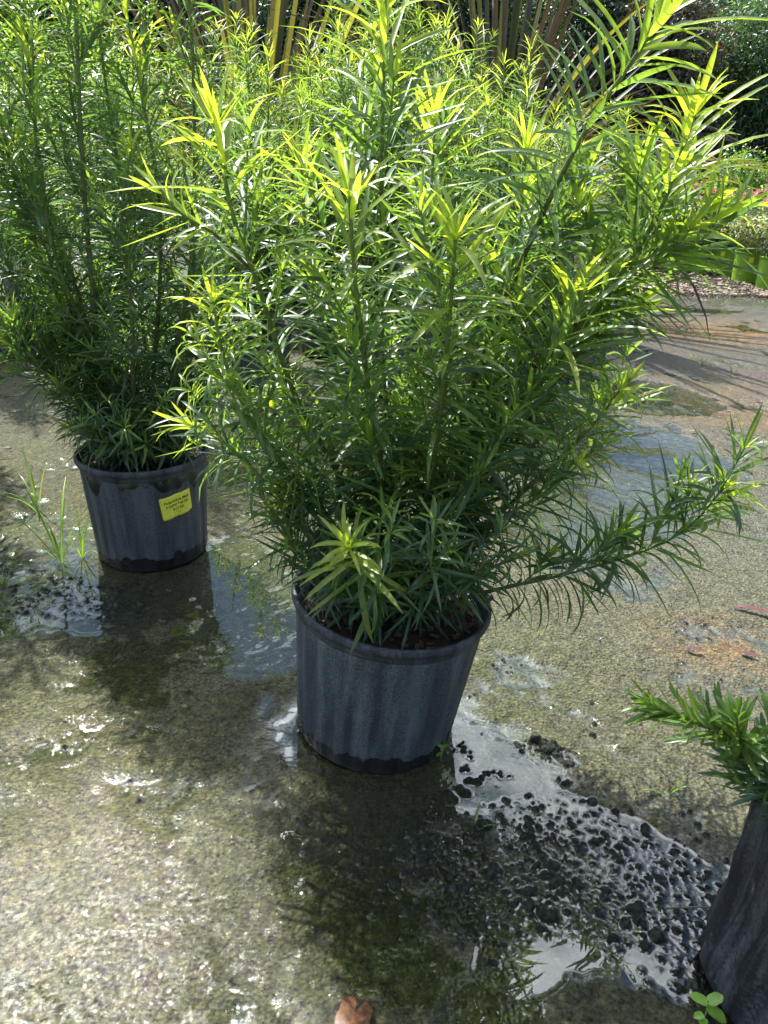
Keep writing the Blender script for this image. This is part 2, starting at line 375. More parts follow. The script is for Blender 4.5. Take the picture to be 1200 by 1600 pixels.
mulch = np.clip(sg((GY - (5.9 + 0.05 * wob - 0.0 * GX)) * 14), 0, 1)
C = mixc(C, (0.13, 0.095, 0.06), mulch)
C = np.clip(C * 0.285 * (1 + 0.10 * fine + 0.07 * mid)[..., None], 0.008, 0.8)
wetf = np.clip(0.32 + 0.20 * big + 0.5 * np.clip(pud, 0, 1) + 0.9 * blob(90, 1585, 0.24, 0.13, 0, 1.3) + 0.3 * sg((GX - .5) * 4) * sg((GY - 1.2) * 3), 0.12, 1) * (1 - mulch) * (1 - 0.65 * np.clip(lump_only / 0.004, 0, 1))
ny, nx = GX.shape
idx = np.arange(nx * ny).reshape(ny, nx)
GQ = np.stack([idx[:-1, :-1], idx[:-1, 1:], idx[1:, 1:], idx[1:, :-1]], -1).reshape(-1, 4)

def ground_material():
    m, n, l = new_mat('wet_algae_concrete')
    out = N(n, 'OutputMaterial'); b = N(n, 'BsdfPrincipled'); tc = N(n, 'TexCoord')
    a = N(n, 'Attribute', attribute_name='tone'); w = N(n, 'Attribute', attribute_name='wet')
    n1 = N(n, 'TexNoise', Scale=185.0, Detail=5.0, Roughness=0.72); n2 = N(n, 'TexVoronoi', Scale=190.0)
    n3 = N(n, 'TexNoise', Scale=70.0, Detail=5.0, Roughness=0.65)
    for q in (n1, n2, n3): l.new(tc.outputs['Object'], q.inputs['Vector'])
    r1 = ramp(n, [(0.36, g3(0.22)), (0.46, g3(0.85)), (0.66, g3(1.7))]); l.new(n1.outputs['Fac'], r1.inputs['Fac'])
    r3 = ramp(n, [(0.3, g3(0.5)), (0.5, g3(.95)), (0.7, g3(1.4))]); l.new(n3.outputs['Fac'], r3.inputs['Fac'])
    m1 = N(n, 'Mix', data_type='RGBA', blend_type='MULTIPLY'); m1.inputs['Factor'].default_value = 1
    m2 = N(n, 'Mix', data_type='RGBA', blend_type='MULTIPLY'); m2.inputs['Factor'].default_value = 1
    l.new(a.outputs['Color'], m1.inputs['A']); l.new(r1.outputs['Color'], m1.inputs['B'])
    l.new(m1.outputs['Result'], m2.inputs['A']); l.new(r3.outputs['Color'], m2.inputs['B'])
    l.new(m2.outputs['Result'], b.inputs['Base Color'])
    ro = N(n, 'MapRange'); b.inputs['Specular IOR Level'].default_value = 0.25; ro.inputs['To Min'].default_value = 0.80; ro.inputs['To Max'].default_value = 0.60; l.new(w.outputs['Fac'], ro.inputs['Value'])
    l.new(ro.outputs[0], b.inputs['Roughness'])
    mh = N(n, 'Math', operation='ADD'); l.new(n1.outputs['Fac'], mh.inputs[0]); l.new(n2.outputs['Distance'], mh.inputs[1])
    bp_ = N(n, 'Bump', Strength=0.9, Distance=0.0042); l.new(mh.outputs[0], bp_.inputs['Height']); l.new(bp_.outputs[0], b.inputs['Normal'])
    fa = N(n, 'Attribute', attribute_name='film'); fm = N(n, 'MapRange'); fm.inputs['To Min'].default_value = 0.45; fm.inputs['To Max'].default_value = 0.015
    l.new(fa.outputs['Fac'], fm.inputs['Value'])
    bc = N(n, 'Bump', Distance=0.0017); l.new(fm.outputs[0], bc.inputs['Strength']); l.new(n1.outputs['Fac'], bc.inputs['Height']); l.new(bc.outputs[0], b.inputs['Coat Normal'])
    n4 = N(n, 'TexNoise', Scale=140.0, Detail=3.0, Roughness=0.6); l.new(tc.outputs['Object'], n4.inputs['Vector'])   # beads of water, not a continuous coat
    r4 = ramp(n, [(0.50, g3(0.12)), (0.58, g3(1.0))]); l.new(n4.outputs['Fac'], r4.inputs['Fac'])
    wb = N(n, 'Math', operation='MULTIPLY'); l.new(w.outputs['Fac'], wb.inputs[0]); l.new(r4.outputs['Color'], wb.inputs[1])
    cw = N(n, 'Math', operation='MAXIMUM'); l.new(wb.outputs[0], cw.inputs[0]); l.new(fa.outputs['Fac'], cw.inputs[1]); l.new(cw.outputs[0], b.inputs['Coat Weight']); b.inputs['Coat Roughness'].default_value = 0.04; b.inputs['Coat IOR'].default_value = 1.47
    l.new(b.outputs[0], out.inputs['Surface'])
    return m
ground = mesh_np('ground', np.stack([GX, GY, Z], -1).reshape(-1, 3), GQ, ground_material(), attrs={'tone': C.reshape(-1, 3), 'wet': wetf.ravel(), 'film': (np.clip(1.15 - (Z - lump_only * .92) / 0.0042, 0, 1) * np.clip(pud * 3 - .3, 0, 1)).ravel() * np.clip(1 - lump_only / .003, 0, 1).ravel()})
ground['kind'] = 'structure'

def water_material():
    m, n, l = new_mat('shallow_water')
    out = N(n, 'OutputMaterial'); tr = N(n, 'BsdfTransparent'); gl = N(n, 'BsdfGlossy'); mx = N(n, 'MixShader'); fr = N(n, 'Fresnel', IOR=1.75)
    gq = N(n, 'NewGeometry'); iq = N(n, 'MapRange'); iq.inputs['To Min'].default_value = 1.75; iq.inputs['To Max'].default_value = 1 / 1.75   # a skin, so the same reflectance from both faces
    l.new(gq.outputs['Backfacing'], iq.inputs['Value']); l.new(iq.outputs[0], fr.inputs['IOR'])
    tr.inputs['Color'].default_value = (0.80, 0.83, 0.74, 1); gl.inputs['Roughness'].default_value = 0.012
    tc = N(n, 'TexCoord'); no = N(n, 'TexNoise', Scale=16.0, Detail=3.0, Roughness=0.5); l.new(tc.outputs['Object'], no.inputs['Vector'])
    bp_ = N(n, 'Bump', Strength=0.06, Distance=0.0010); l.new(no.outputs['Fac'], bp_.inputs['Height'])
    l.new(bp_.outputs[0], fr.inputs['Normal']); l.new(bp_.outputs[0], gl.inputs['Normal'])
    l.new(fr.outputs[0], mx.inputs['Fac']); l.new(tr.outputs[0], mx.inputs[1]); l.new(gl.outputs[0], mx.inputs[2]); l.new(mx.outputs[0], out.inputs['Surface'])
    return m
# water skin: same grid coarsened, meniscus pulled up a little against whatever stands out of it
wx, wy = gx[(gx > -2.2) & (gx < 3.6)], gy[(gy > 0.2) & (gy < 5.2)]
si, sj = np.searchsorted(gx, wx), np.searchsorted(gy, wy)
ZW = Z[np.ix_(sj, si)]
men = np.clip((ZW + 0.0010) / 0.0010, 0, 1)
for _ in range(2):
    men[1:-1, 1:-1] = (men[1:-1, 1:-1] * 2 + men[:-2, 1:-1] + men[2:, 1:-1] + men[1:-1, :-2] + men[1:-1, 2:]) / 6
WX, WY = np.meshgrid(wx, wy)
WZ = 0.0007 * men
nyw, nxw = WX.shape
idw = np.arange(nxw * nyw).reshape(nyw, nxw)
WQ = np.stack([idw[:-1, :-1], idw[:-1, 1:], idw[1:, 1:], idw[1:, :-1]], -1).reshape(-1, 4)
zmin = np.minimum.reduce([ZW[:-1, :-1], ZW[:-1, 1:], ZW[1:, 1:], ZW[1:, :-1]]).ravel()
WQ = WQ[zmin < 0.0012]
used = np.unique(WQ); remap = np.zeros(nxw * nyw, np.int32); remap[used] = np.arange(len(used))
water = mesh_np('water', np.stack([WX, WY, WZ], -1).reshape(-1, 3)[used], remap[WQ], water_material())
water['kind'] = 'structure'

# ------------------------------------------------------------------ leaves and stems
def leaf_batch(base, dirs, nrm, length, width, curl, tone, seg=5, fold=0.22, blunt=False):
    """strap leaves. base,dirs,nrm (n,3); length,width,curl (n,); curl = total bend (rad) away from nrm side"""
    n = len(base)
    t = np.cross(dirs, nrm); t /= np.linalg.norm(t, axis=1, keepdims=True) + 1e-9
    nn = np.cross(t, dirs)
    s = np.linspace(0, 1, seg + 1)
    if blunt: prof = np.clip(np.sin(np.pi * np.clip(s * 0.80 + 0.08, 0, 1)) ** 0.5, 0, 1); prof[-1] = 0.32
    else: prof = np.array([0.22 + 0.78 * math.sin(math.pi * min(1, x * 1.15 + 0.08)) ** 0.6 if x < .55 else max(0.05, (1 - ((x - .55) / .45) ** 2.2)) for x in s]); prof[0] = 0.25
    V = np.zeros((n, seg + 1, 3, 3), np.float32)
    pos = base.copy(); ang = np.zeros(n)
    for k in range(seg + 1):
        a = curl * s[k] ** 1.2
        d = dirs * np.cos(a)[:, None] - nn * np.sin(a)[:, None]
        nk = nn * np.cos(a)[:, None] + dirs * np.sin(a)[:, None]
        if k: pos = pos + d * (length / seg)[:, None]
        w = (width * 0.5 * prof[k])[:, None]
        V[:, k, 1] = pos - nk * w * fold
        V[:, k, 0] = pos - t * w + nk * w * fold
        V[:, k, 2] = pos + t * w + nk * w * fold
    V = V.reshape(n, -1, 3)
    q = []
    for k in range(seg):
        for c in (0, 1):
            a = k * 3 + c; q.append((a, a + 1, a + 4, a + 3))
    q = np.array(q, np.int32)
    Q = (q[None] + (np.arange(n) * (seg + 1) * 3)[:, None, None]).reshape(-1, 4)
    nv = (seg + 1) * 3
    T = np.repeat(tone[:, None, :], nv, 1).astype(np.float32)
    g_ = np.linspace(1.15, 0.95, seg + 1)                      # leaf base a touch paler
    T = T.reshape(n, seg + 1, 3, 3) * g_[None, :, None, None]
    T[:, :, 1] *= 1.12
    return V.reshape(-1, 3), Q, T.reshape(-1, 3)

def spline(pts, n):
    P = [np.array(p, float) for p in pts]
    P = [2 * P[0] - P[1]] + P + [2 * P[-1] - P[-2]]
    out = []
    m = len(P) - 3
    for i in range(m):
        p0, p1, p2, p3 = P[i:i + 4]
        for t in np.linspace(0, 1, n, endpoint=(i == m - 1)):
            out.append(0.5 * ((2 * p1) + (p2 - p0) * t + (2 * p0 - 5 * p1 + 4 * p2 - p3) * t * t + (3 * p1 - p0 - 3 * p2 + p3) * t ** 3))
    return np.array(out)
def tube(pts, r0, r1, tone0, tone1, sides=6):
    n = len(pts); T = np.gradient(pts, axis=0); T /= np.linalg.norm(T, axis=1, keepdims=True) + 1e-9
    up = np.array([0.31, 0.17, 0.93]); a = np.cross(T, up); a /= np.linalg.norm(a, axis=1, keepdims=True) + 1e-9; b = np.cross(T, a)
    th = np.linspace(0, 2 * np.pi, sides, endpoint=False)
    f = np.linspace(0, 1, n); r = (r0 + (r1 - r0) * f)[:, None, None]
    r = r * (1 + 0.12 * np.sin(f * 97.0) )[:, None, None]
    V = pts[:, None] + r * (np.cos(th)[None, :, None] * a[:, None] + np.sin(th)[None, :, None] * b[:, None])
    Q = []
    for k in range(n - 1):
        for j in range(sides):
            Q.append((k * sides + j, k * sides + (j + 1) % sides, (k + 1) * sides + (j + 1) % sides, (k + 1) * sides + j))
    c = (np.array(tone0)[None] * (1 - f[:, None]) + np.array(tone1)[None] * f[:, None])
    return V.reshape(-1, 3), np.array(Q, np.int32), np.repeat(c, sides, 0)

OLD = np.array((0.057, 0.110, 0.060)); MIDT = np.array((0.128, 0.205, 0.050)); YOUNG = np.array((0.28, 0.345, 0.065))
BARK_OLD, BARK_YOUNG = (0.10, 0.075, 0.035), (0.16, 0.24, 0.05)
def shoot_leaves(pts, rng, spacing=0.0052, L=0.085, W=0.0070, s0=0.15, young=0.16, seg=5, tipang=0.55, lowang=1.2, blunt=False, droop=0.42, side=None, tipw=1.0, yamp=1.0, ycol=YOUNG, tiplen=0.5, curlk=1.0):
    d = np.linalg.norm(np.diff(pts, axis=0), axis=1); S = np.concatenate([[0], np.cumsum(d)]); tot = S[-1]
    n = max(6, int(tot * (1 - s0) / spacing))
    u = (np.arange(n) + rng.random(n) * 0.6) / n; u = s0 + (1 - s0) * (u if tipw <= 1.0 else u ** 0.82); u = np.clip(u, 0, 0.999)
    extra = 4 if tipw <= 1.0 else 12; u = np.concatenate([u, np.full(extra, 0.997)]); n = len(u)  # tip tuft
    pos = np.stack([np.interp(u * tot, S, pts[:, k]) for k in range(3)], 1)
    e = 0.01 * tot
    pa = np.stack([np.interp(np.clip(u * tot - e, 0, tot), S, pts[:, k]) for k in range(3)], 1)
    pb = np.stack([np.interp(np.clip(u * tot + e, 0, tot), S, pts[:, k]) for k in range(3)], 1)
    T = pb - pa; T /= np.linalg.norm(T, axis=1, keepdims=True) + 1e-9
    phi = np.arange(n) * 2.399963 + rng.normal(0, 0.35, n)
    a = np.cross(T, np.array([0.2, 0.1, 0.97])); a /= np.linalg.norm(a, axis=1, keepdims=True) + 1e-9; b = np.cross(T, a)
    R = np.cos(phi)[:, None] * a + np.sin(phi)[:, None] * b
    dist = (1 - u) * tot                                        # metres below the tip
    f = np.clip(dist / 0.16, 0, 1)
    ang = tipang + (lowang - tipang) * f ** 0.8 + rng.normal(0, 0.17, n)
    ang[-extra:] = rng.uniform(0.05, 0.75 if tipw <= 1.0 else 1.0, extra)
    D = T * np.cos(ang)[:, None] + R * np.sin(ang)[:, None]
    D[:, 2] += rng.normal(0.02, 0.10, n); D /= np.linalg.norm(D, axis=1, keepdims=True)
    Nn = T * np.sin(ang)[:, None] - R * np.cos(ang)[:, None]      # upper face looks along the stem
    Nn += rng.normal(0, 0.25, (n, 3))
    ln = 1.08 * L * (tiplen + (1 - tiplen) * np.clip(dist / 0.05, 0, 1) ** 0.7) * (1 - 0.22 * np.clip((dist - 0.12) / 0.3, 0, 1)) * rng.uniform(0.6, 1.2, n)
    wd = W * rng.uniform(0.8, 1.15, n) * (0.75 + 0.25 * np.clip(dist / 0.04, 0, 1))
    wd = wd * (1 + (tipw - 1) * np.exp(-(dist / .13) ** 2)); ln = ln * (1 + (tipw - 1) * .3 * np.exp(-(dist / .13) ** 2))
    curl = (droop * rng.uniform(-0.1, 1.9, n) * (1 + 0.5 * (1 - f))) * curlk
    yf = np.clip(1 - dist / young, 0, 1) ** 1.15 * rng.uniform(0.75, 1.1, n); yf = np.clip(yf, 0, 1) * yamp
    mf = np.clip(1 - dist / (young * 3.2), 0, 1)
    base = OLD[None] * (1 - mf[:, None]) + MIDT[None] * mf[:, None]
    tone = base * (1 - yf[:, None]) + np.array(ycol)[None] * yf[:, None]
    tone = tone * rng.uniform(0.75, 1.3, n)[:, None]
    return leaf_batch(pos + R * 0.0012, D, Nn, ln, wd, curl, tone, seg=seg, blunt=blunt)

def unit(v): v = np.array(v, float); return v / (np.linalg.norm(v) + 1e-9)
def add_branch(root, pts, rng, r0=0.004, twigs=0, twig_len=(0.05, 0.13), tw_lo=0.15, tw_hi=0.8, res=10, sides=6, mat=MAT_LEAF, **kw):
    """one stem with its side twigs (part 'branch') and all their leaves (sub-part 'foliage'), local to root"""
    o = np.array(root.location)
    P = spline([np.array(p) - o for p in pts], res)
    st = [tube(P, r0, r0 * 0.42, BARK_OLD, BARK_YOUNG, sides)]
    lv = [shoot_leaves(P, rng, **kw)]
    for k in range(twigs):
        f = tw_lo + (tw_hi - tw_lo) * (k + rng.random()) / max(1, twigs)
        i = int(f * (len(P) - 2)); T = unit(P[i + 1] - P[i])
        q = unit(np.cross(T, rng.normal(size=3)))
        dirn = unit(T * 1.0 + q * rng.uniform(0.5, 1.1) + np.array([0, 0, 0.40]))
        Ln = rng.uniform(*twig_len)
        tp = spline([P[i], P[i] + dirn * Ln * 0.5, P[i] + dirn * Ln + np.array([0, 0, 0.22 * Ln])], 5)
        st.append(tube(tp, r0 * 0.45, r0 * 0.22, BARK_YOUNG, BARK_YOUNG, 5))
        k2 = dict(kw); k2['s0'] = 0.12; k2['tipw'] = 1.0; k2['yamp'] = kw.get('yamp', 1.0) * (0.12 + 0.75 * rng.random() ** 2 * (i / len(P)) ); k2['L'] = kw.get('L', 0.085) * rng.uniform(.72, 1.0); k2['young'] = kw.get('young', .16) * (0.08 + 0.30 * rng.random() ** 2)
        lv.append(shoot_leaves(tp, rng, **k2))
    v, q, t = join_parts(st); br = mesh_np('branch', v, q, MAT_BARK, root, attrs={'tone': t})
    v, q, t = join_parts(lv); mesh_np('foliage', v, q, mat, br, attrs={'tone': t})
    return br

# ------------------------------------------------------------------ pots
def lathe_rib(prof, seg, ribs, amp, seed=0, wob=0.0):
    """prof: list of (r, z, ribweight)"""
    th = np.linspace(0, 2 * np.pi, seg, endpoint=False)
    rib = np.clip(np.cos(th * ribs) * 3.5 + .8, -1, 1)
    low = np.cos(th * 2 + seed) * wob + np.cos(th * 3 + seed * 2) * wob * 0.5
    V = []
    for r, z, w in prof:
        rr = r + amp * w * rib + low
        V.append(np.stack([rr * np.cos(th), rr * np.sin(th), np.full(seg, z)], 1))
    V = np.concatenate(V); Q = []
    for k in range(len(prof) - 1):
        for j in range(seg):
            Q.append((k * seg + j, k * seg + (j + 1) % seg, (k + 1) * seg + (j + 1) % seg, (k + 1) * seg + j))
    return V, np.array(Q, np.int32)
def make_pot(root, rt, rb, h, mat=MAT_POT, rimmat=MAT_RIM, seg=192, ribs=16, tilt=(0, 0), holes=(), seed=0, soil=True, amp=0.0016):
    ze = h - 0.024
    prof = [(rb * 0.5, 0.004, 0), (rb - 0.006, 0.0015, 0), (rb - 0.001, 0.003, .2), (rb, 0.007, .5), (rb + 0.0006, 0.02, .9)]
    for k in range(1, 9):
        f = k / 9; prof.append((rb + (rt - 0.006 - rb) * f, 0.02 + (ze - 0.02) * f, 1.0 if f < .93 else .6))
    prof.append((rt - 0.006, ze - 0.002, .3)); prof.append((rt - 0.007, ze, 0)); prof.append((rt - 0.010, ze + 0.001, 0)); prof.append((rb - 0.004, 0.02, 0)); prof.append((rb * .5, 0.012, 0))
    V, Q = lathe_rib(prof, seg, ribs, amp, seed, 0.0007)
    pot = mesh_np('pot', V, Q, mat, root)
    pot.rotation_euler = (tilt[0], tilt[1], 0)
    rp = [(rt - 0.0085, ze - 0.001, 0), (rt - 0.0042, ze - 0.0012, 0), (rt - 0.003, ze + 0.002, 0), (rt - 0.0035, ze + 0.009, 0), (rt - 0.0025, ze + 0.010, 0), (rt + 0.0015, ze + 0.012, 0), (rt + 0.0028, ze + 0.015, 0),
          (rt + 0.0022, h - 0.003, 0), (rt, h, 0), (rt - 0.003, h, 0), (rt - 0.005, h - 0.003, 0), (rt - 0.0095, ze - 0.001, 0)]
    V, Q = lathe_rib(rp, seg, ribs, 0, seed, 0.0007)
    mesh_np('rim', V, Q, rimmat, pot)
    for a, z, r in holes:
        rr = rb + (rt - 0.006 - rb) * z / h
        th = np.linspace(0, 2 * np.pi, 20, endpoint=False)
        ri = np.array([r * .02, r * .8, r, r * 1.12]); V = []; dep = [0.0012, 0.0012, 0.0022, 0.0005]
        for q_, dp in zip(ri, dep):
            aa = a + q_ * np.cos(th) / rr * 1.0; zz = z + q_ * 0.95 * np.sin(th)
            V.append(np.stack([(rr + 0.0012 + dp) * np.cos(aa), (rr + 0.0012 + dp) * np.sin(aa), zz], 1))
        V = np.concatenate(V)
        Q = [(k * 20 + j, k * 20 + (j + 1) % 20, (k + 1) * 20 + (j + 1) % 20, (k + 1) * 20 + j) for k in range(3) for j in range(20)]
        mesh_np('drain_hole', V, Q, MAT_HOLE, pot)
    if soil:
        n = 40; rr = np.linspace(0.001, rt - 0.0105, 16); th = np.linspace(0, 2 * np.pi, n, endpoint=False)
        rs = np.random.default_rng(seed + 3); V = []
        for q_ in rr:
            V.append(np.stack([q_ * np.cos(th), q_ * np.sin(th), h - 0.035 + 0.012 * (1 - q_ / rt) + rs.normal(0, 0.0022, n)], 1))
        V = np.concatenate(V)
        Q = [(k * n + j, k * n + (j + 1) % n, (k + 1) * n + (j + 1) % n, (k + 1) * n + j) for k in range(15) for j in range(n)]
        so = mesh_np('soil', V, Q, MAT_SOIL, pot, smooth=False)
    return pot
def chips(parent, rt, h, count, seed):
    rs = np.random.default_rng(seed); VV, QQ = [], []; n = 0
    for k in range(count):
        a = rs.random() * 6.28; r = (rt - 0.02) * math.sqrt(rs.random()); s = rs.uniform(0.002, 0.006)
        c = np.array([r * math.cos(a), r * math.sin(a), h - 0.027 + 0.011 * (1 - r / rt)])
        m = np.array(Matrix.Rotation(rs.random() * 6, 3, 'Z') @ Matrix.Rotation(rs.random() * 1.2, 3, 'X'))
        b = np.array([(x, y, z) for z in (-.3, .3) for x, y in ((-1, -.5), (1, -.6), (.8, .5), (-.9, .6))]) * s * rs.uniform(.7, 1.3, 3)
        VV.append(b @ m.T + c); QQ.append(np.array([(0, 3, 2, 1), (4, 5, 6, 7), (0, 1, 5, 4), (1, 2, 6, 5), (2, 3, 7, 6), (3, 0, 4, 7)]) + n); n += 8
    o = mesh_np('bark_mulch', np.concatenate(VV), np.concatenate(QQ), MAT_CHIP, parent, smooth=False); o['kind'] = 'stuff'

# ------------------------------------------------------------------ the main plant
mb = gnd(584, 1122); mb.z = -0.004
main = thing('potted_podocarpus', 'large foreground podocarpus with bright yellow-green tips in a leaning black pot standing in the puddle', 'potted plant', mb, 'potted podocarpus shrubs')
make_pot(main, 0.141, 0.119, 0.238, tilt=(math.radians(0.5), math.radians(4.2)), seed=1, ribs=22, amp=0.0014)
chips([c for c in main.children if c.name.startswith('pot')][0], 0.141, 0.238, 160, 4)
Ym = mb.y
def bp(x, y, o=0.0): return at(x, y, Ym + o)
r_ = np.random.default_rng(101)
TOP = mb + Vector((0.017, 0, 0.205))
def mbr(pts, st=(0, 0), **kw):
    base = TOP + Vector((st[0], st[1], 0)); kw.setdefault('tipw', 1.25); kw['L'] = kw.get('L', .085) * 1.12
    return add_branch(main, [base] + [bp(*p) for p in pts], r_, **kw)
# tall upright leaders
mbr([(612, 760, .05), (598, 560, .08), (596, 350, .08), (598, 160, .06), (602, -10, .03)], (-.01, .02), r0=.0048, twigs=7, L=.095, W=0.0059, s0=.16)
mbr([(735, 700, .02), (860, 560, .0), (960, 440, -.03), (1030, 330, -.06), (1085, 178, -.08)], (.03, 0), r0=.005, twigs=9, L=.088, W=0.0061, s0=.10, young=.20)
mbr([(690, 750, .06), (760, 540, .03), (845, 340, -.03), (915, 205, -.07), (985, 100, -.10), (1075, -30, -.14)], (.02, .02), r0=.0045, twigs=7, tw_hi=.5, spacing=.0036, L=.092, W=0.0066, s0=.16, young=.10)
mbr([(668, 770, -.02), (690, 620, -.06), (703, 490, -.10), (712, 372, -.13)], (.01, -.02), r0=.0048, twigs=7, L=.088, W=0.0061, s0=.12, young=.24)
mbr([(595, 760, -.01), (575, 600, -.05), (555, 440, -.08), (546, 305, -.10)], (-.015, -.01), r0=.0046, twigs=7, L=.092, W=0.0061, s0=.12, young=.15)
mbr([(545, 780, .02), (462, 620, .0), (405, 450, -.02), (362, 330, -.04), (338, 190, -.05)], (-.03, 0), r0=.0046, twigs=8, L=.085, W=0.0058, s0=.12, young=.15)
mbr([(520, 820, -.02), (445, 730, -.05), (385, 640, -.07), (350, 560, -.08), (332, 470, -.08)], (-.04, -.01), r0=.0042, twigs=6, L=.072, W=0.0049, s0=.12, young=.17, droop=.9)
mbr([(700, 800, -.04), (780, 690, -.07), (845, 580, -.09), (890, 455, -.11)], (.03, -.02), r0=.0044, twigs=8, L=.084, W=0.0056, s0=.10, young=.17)
mbr([(700, 700, .10), (770, 520, .14), (810, 370, .14), (822, 235, .12)], (.02, .04), r0=.0042, twigs=7, L=.085, W=0.0055, s0=.15, young=.15)
mbr([(560, 700, .12), (510, 520, .16), (480, 380, .16), (470, 250, .15)], (-.02, .05), r0=.0042, twigs=7, L=.08, W=0.0053, s0=.15)
mbr([(640, 680, .14), (660, 500, .18), (672, 330, .18), (680, 180, .18)], (0, .05), r0=.0042, twigs=7, L=.085, W=0.0055, s0=.15, young=.10)
# side shoots and low branches
add_branch(main, [bp(395, 425, -.02), bp(340, 370, -.04), bp(285, 335, -.06), bp(248, 296, -.07)], r_, r0=.0026, L=.07, W=0.0051, s0=.1, young=.12)
add_branch(main, [bp(962, 440, -.03), bp(930, 380, -.05), bp(905, 320, -.05)], r_, r0=.0024, L=.075, s0=.1, young=.05)
add_branch(main, [bp(845, 580, -.09), bp(800, 470, -.08), bp(775, 405, -.07)], r_, r0=.0024, L=.075, s0=.15, young=.05)
mbr([(560, 930, -.05), (450, 800, -.06), (370, 705, -.06), (300, 665, -.06)], (-.03, -.02), r0=.0036, twigs=4, L=.068, W=0.0047, s0=.15, young=.06, droop=.8)
mbr([(585, 925, -.09), (560, 885, -.13), (545, 855, -.17)], (-.01, -.03), r0=.0032, twigs=1, L=.070, W=0.0058, s0=.35, young=.13, tipang=1.1, lowang=1.35, droop=.75, spacing=.0055)
mbr([(760, 925, -.01), (870, 900, .0), (985, 868, -.01), (1068, 830, -.02), (1132, 762, -.03)], (.03, -.01), r0=.0032, twigs=7, L=.080, W=0.0066, s0=.14, young=.055, droop=.7, tw_lo=.25, tw_hi=.95, spacing=.0034)
mbr([(740, 840, .03), (850, 740, .05), (930, 660, .05), (968, 610, .04)], (.03, .01), r0=.0038, twigs=6, L=.075, s0=.12, young=.10, droop=.7)
mbr([(760, 830, -.02), (850, 770, -.03), (900, 730, -.03)], (.03, 0), r0=.0034, twigs=5, L=.07, W=0.0047, s0=.12, young=.03, droop=.8)
mbr([(820, 640, .06), (920, 540, .06), (985, 480, .05)], (.03, .02), r0=.0038, twigs=7, L=.075, s0=.15, young=.04)
mbr([(500, 850, .02), (440, 760, .03), (415, 700, .03), (420, 640, .03)], (-.03, .01), r0=.0036, twigs=6, L=.07, W=0.0047, s0=.12, young=.03, droop=.7)
mbr([(480, 880, -.04), (455, 840, -.06), (440, 790, -.07)], (-.03, -.02), r0=.0034, twigs=4, L=.068, W=0.0045, s0=.12, young=.03, droop=.9)
mbr([(735, 720, .03), (865, 575, .02), (965, 460, .0), (1040, 400, -.02), (1105, 330, -.03)], (.03, .01), r0=.0036, twigs=2, L=.095, W=.0068, s0=.3, young=.06, tw_lo=.4)
mbr([(960, 455, .02), (1030, 350, .02), (1070, 270, .0)], (.03, .02), r0=.0034, twigs=1, L=.09, W=.0062, s0=.35, young=.08, tw_lo=.4)
# the dense leafy heart of the crown
for k in range(9):
    a = 2 * math.pi * (k + .4 * r_.random()) / 9
    hh = r_.uniform(.14, .34); rr = r_.uniform(.08, .20)
    p0 = TOP + Vector((.03 * math.cos(a), .03 * math.sin(a), 0))
    p1 = TOP + Vector((rr * .5 * math.cos(a), rr * .5 * math.sin(a), hh * .45)); p2 = TOP + Vector((rr * math.cos(a), rr * .85 * math.sin(a), hh))
    add_branch(main, [p0, p1, p2], r_, r0=.0034, twigs=5, L=.074, W=0.0049, s0=.12, young=.02, yamp=.3, droop=.7, seg=4)
for k in range(9):                                              # low skirt hanging over the rim
    a = 2 * math.pi * (k + .5 * r_.random()) / 9 + .2
    p0 = TOP + Vector((.03 * math.cos(a), .03 * math.sin(a), .0)); p2 = TOP + Vector((.115 * math.cos(a), .10 * math.sin(a), .075))
    p1 = (p0 + p2) / 2 + Vector((0, 0, .03))
    if math.sin(a) < -.5 and math.cos(a) > -.2: p2 = p2 + Vector((0, .03, .05))
    add_branch(main, [p0, p1, p2], r_, r0=.003, twigs=2, L=.07, W=0.0049, s0=.2, young=.02, yamp=.3, droop=.9, seg=4, twig_len=(.03, .06))

# ------------------------------------------------------------------ the left plant with its price sticker
lb = gnd(240, 853); lb.z = -0.004
left = thing('potted_podocarpus', 'tall dense podocarpus in a black pot with a yellow price sticker', 'potted plant', lb, 'potted podocarpus shrubs')
potL = make_pot(left, 0.1325, 0.116, 0.232, mat=MAT_POT2, tilt=(0, math.radians(-1.2)), ribs=20, amp=0.0013, seed=2,
                holes=((math.radians(-98), .029, .0095), (math.radians(-47), .032, .0095)))
Yl = lb.y
def lp(x, y, o=0.0): return at(x, y, Yl + o)
rl = np.random.default_rng(202)
TL = lb + Vector((0, 0, 0.20))
def lbr(pts, st=(0, 0), **kw):
    k = dict(r0=.0048, twigs=11, L=.094, W=0.0060, s0=.06, young=.11, seg=4, spacing=.0054, twig_len=(.05, .12), tw_hi=.9); k.update(kw)
    return add_branch(left, [TL + Vector((st[0], st[1], 0))] + [lp(*p) for p in pts], rl, **k)
lbr([(158, 590, -.02), (146, 470, -.03), (132, 300, -.04), (122, 120, -.05), (116, -90, -.06), (112, -330, -.08)], (-.03, -.02), r0=.0058)
lbr([(240, 580, 0), (250, 440, 0), (248, 300, -.02), (222, 150, -.03), (198, 22, -.04)], (.0, 0), young=.14)
lbr([(232, 600, .06), (212, 420, .09), (178, 220, .09), (150, 0, .08), (140, -240, .08)], (0, .03))
lbr([(275, 600, .03), (296, 430, .05), (304, 250, .06), (300, 60, .05), (292, -60, .05), (290, -200, .05)], (.03, .01))
lbr([(190, 620, .05), (110, 480, .08), (70, 300, .10), (45, 100, .10), (30, -40, .1), (20, -200, .1)], (-.02, .02))
lbr([(130, 620, -.02), (70, 560, -.02), (25, 500, -.03)], (-.04, -.01), young=.10, twigs=8)
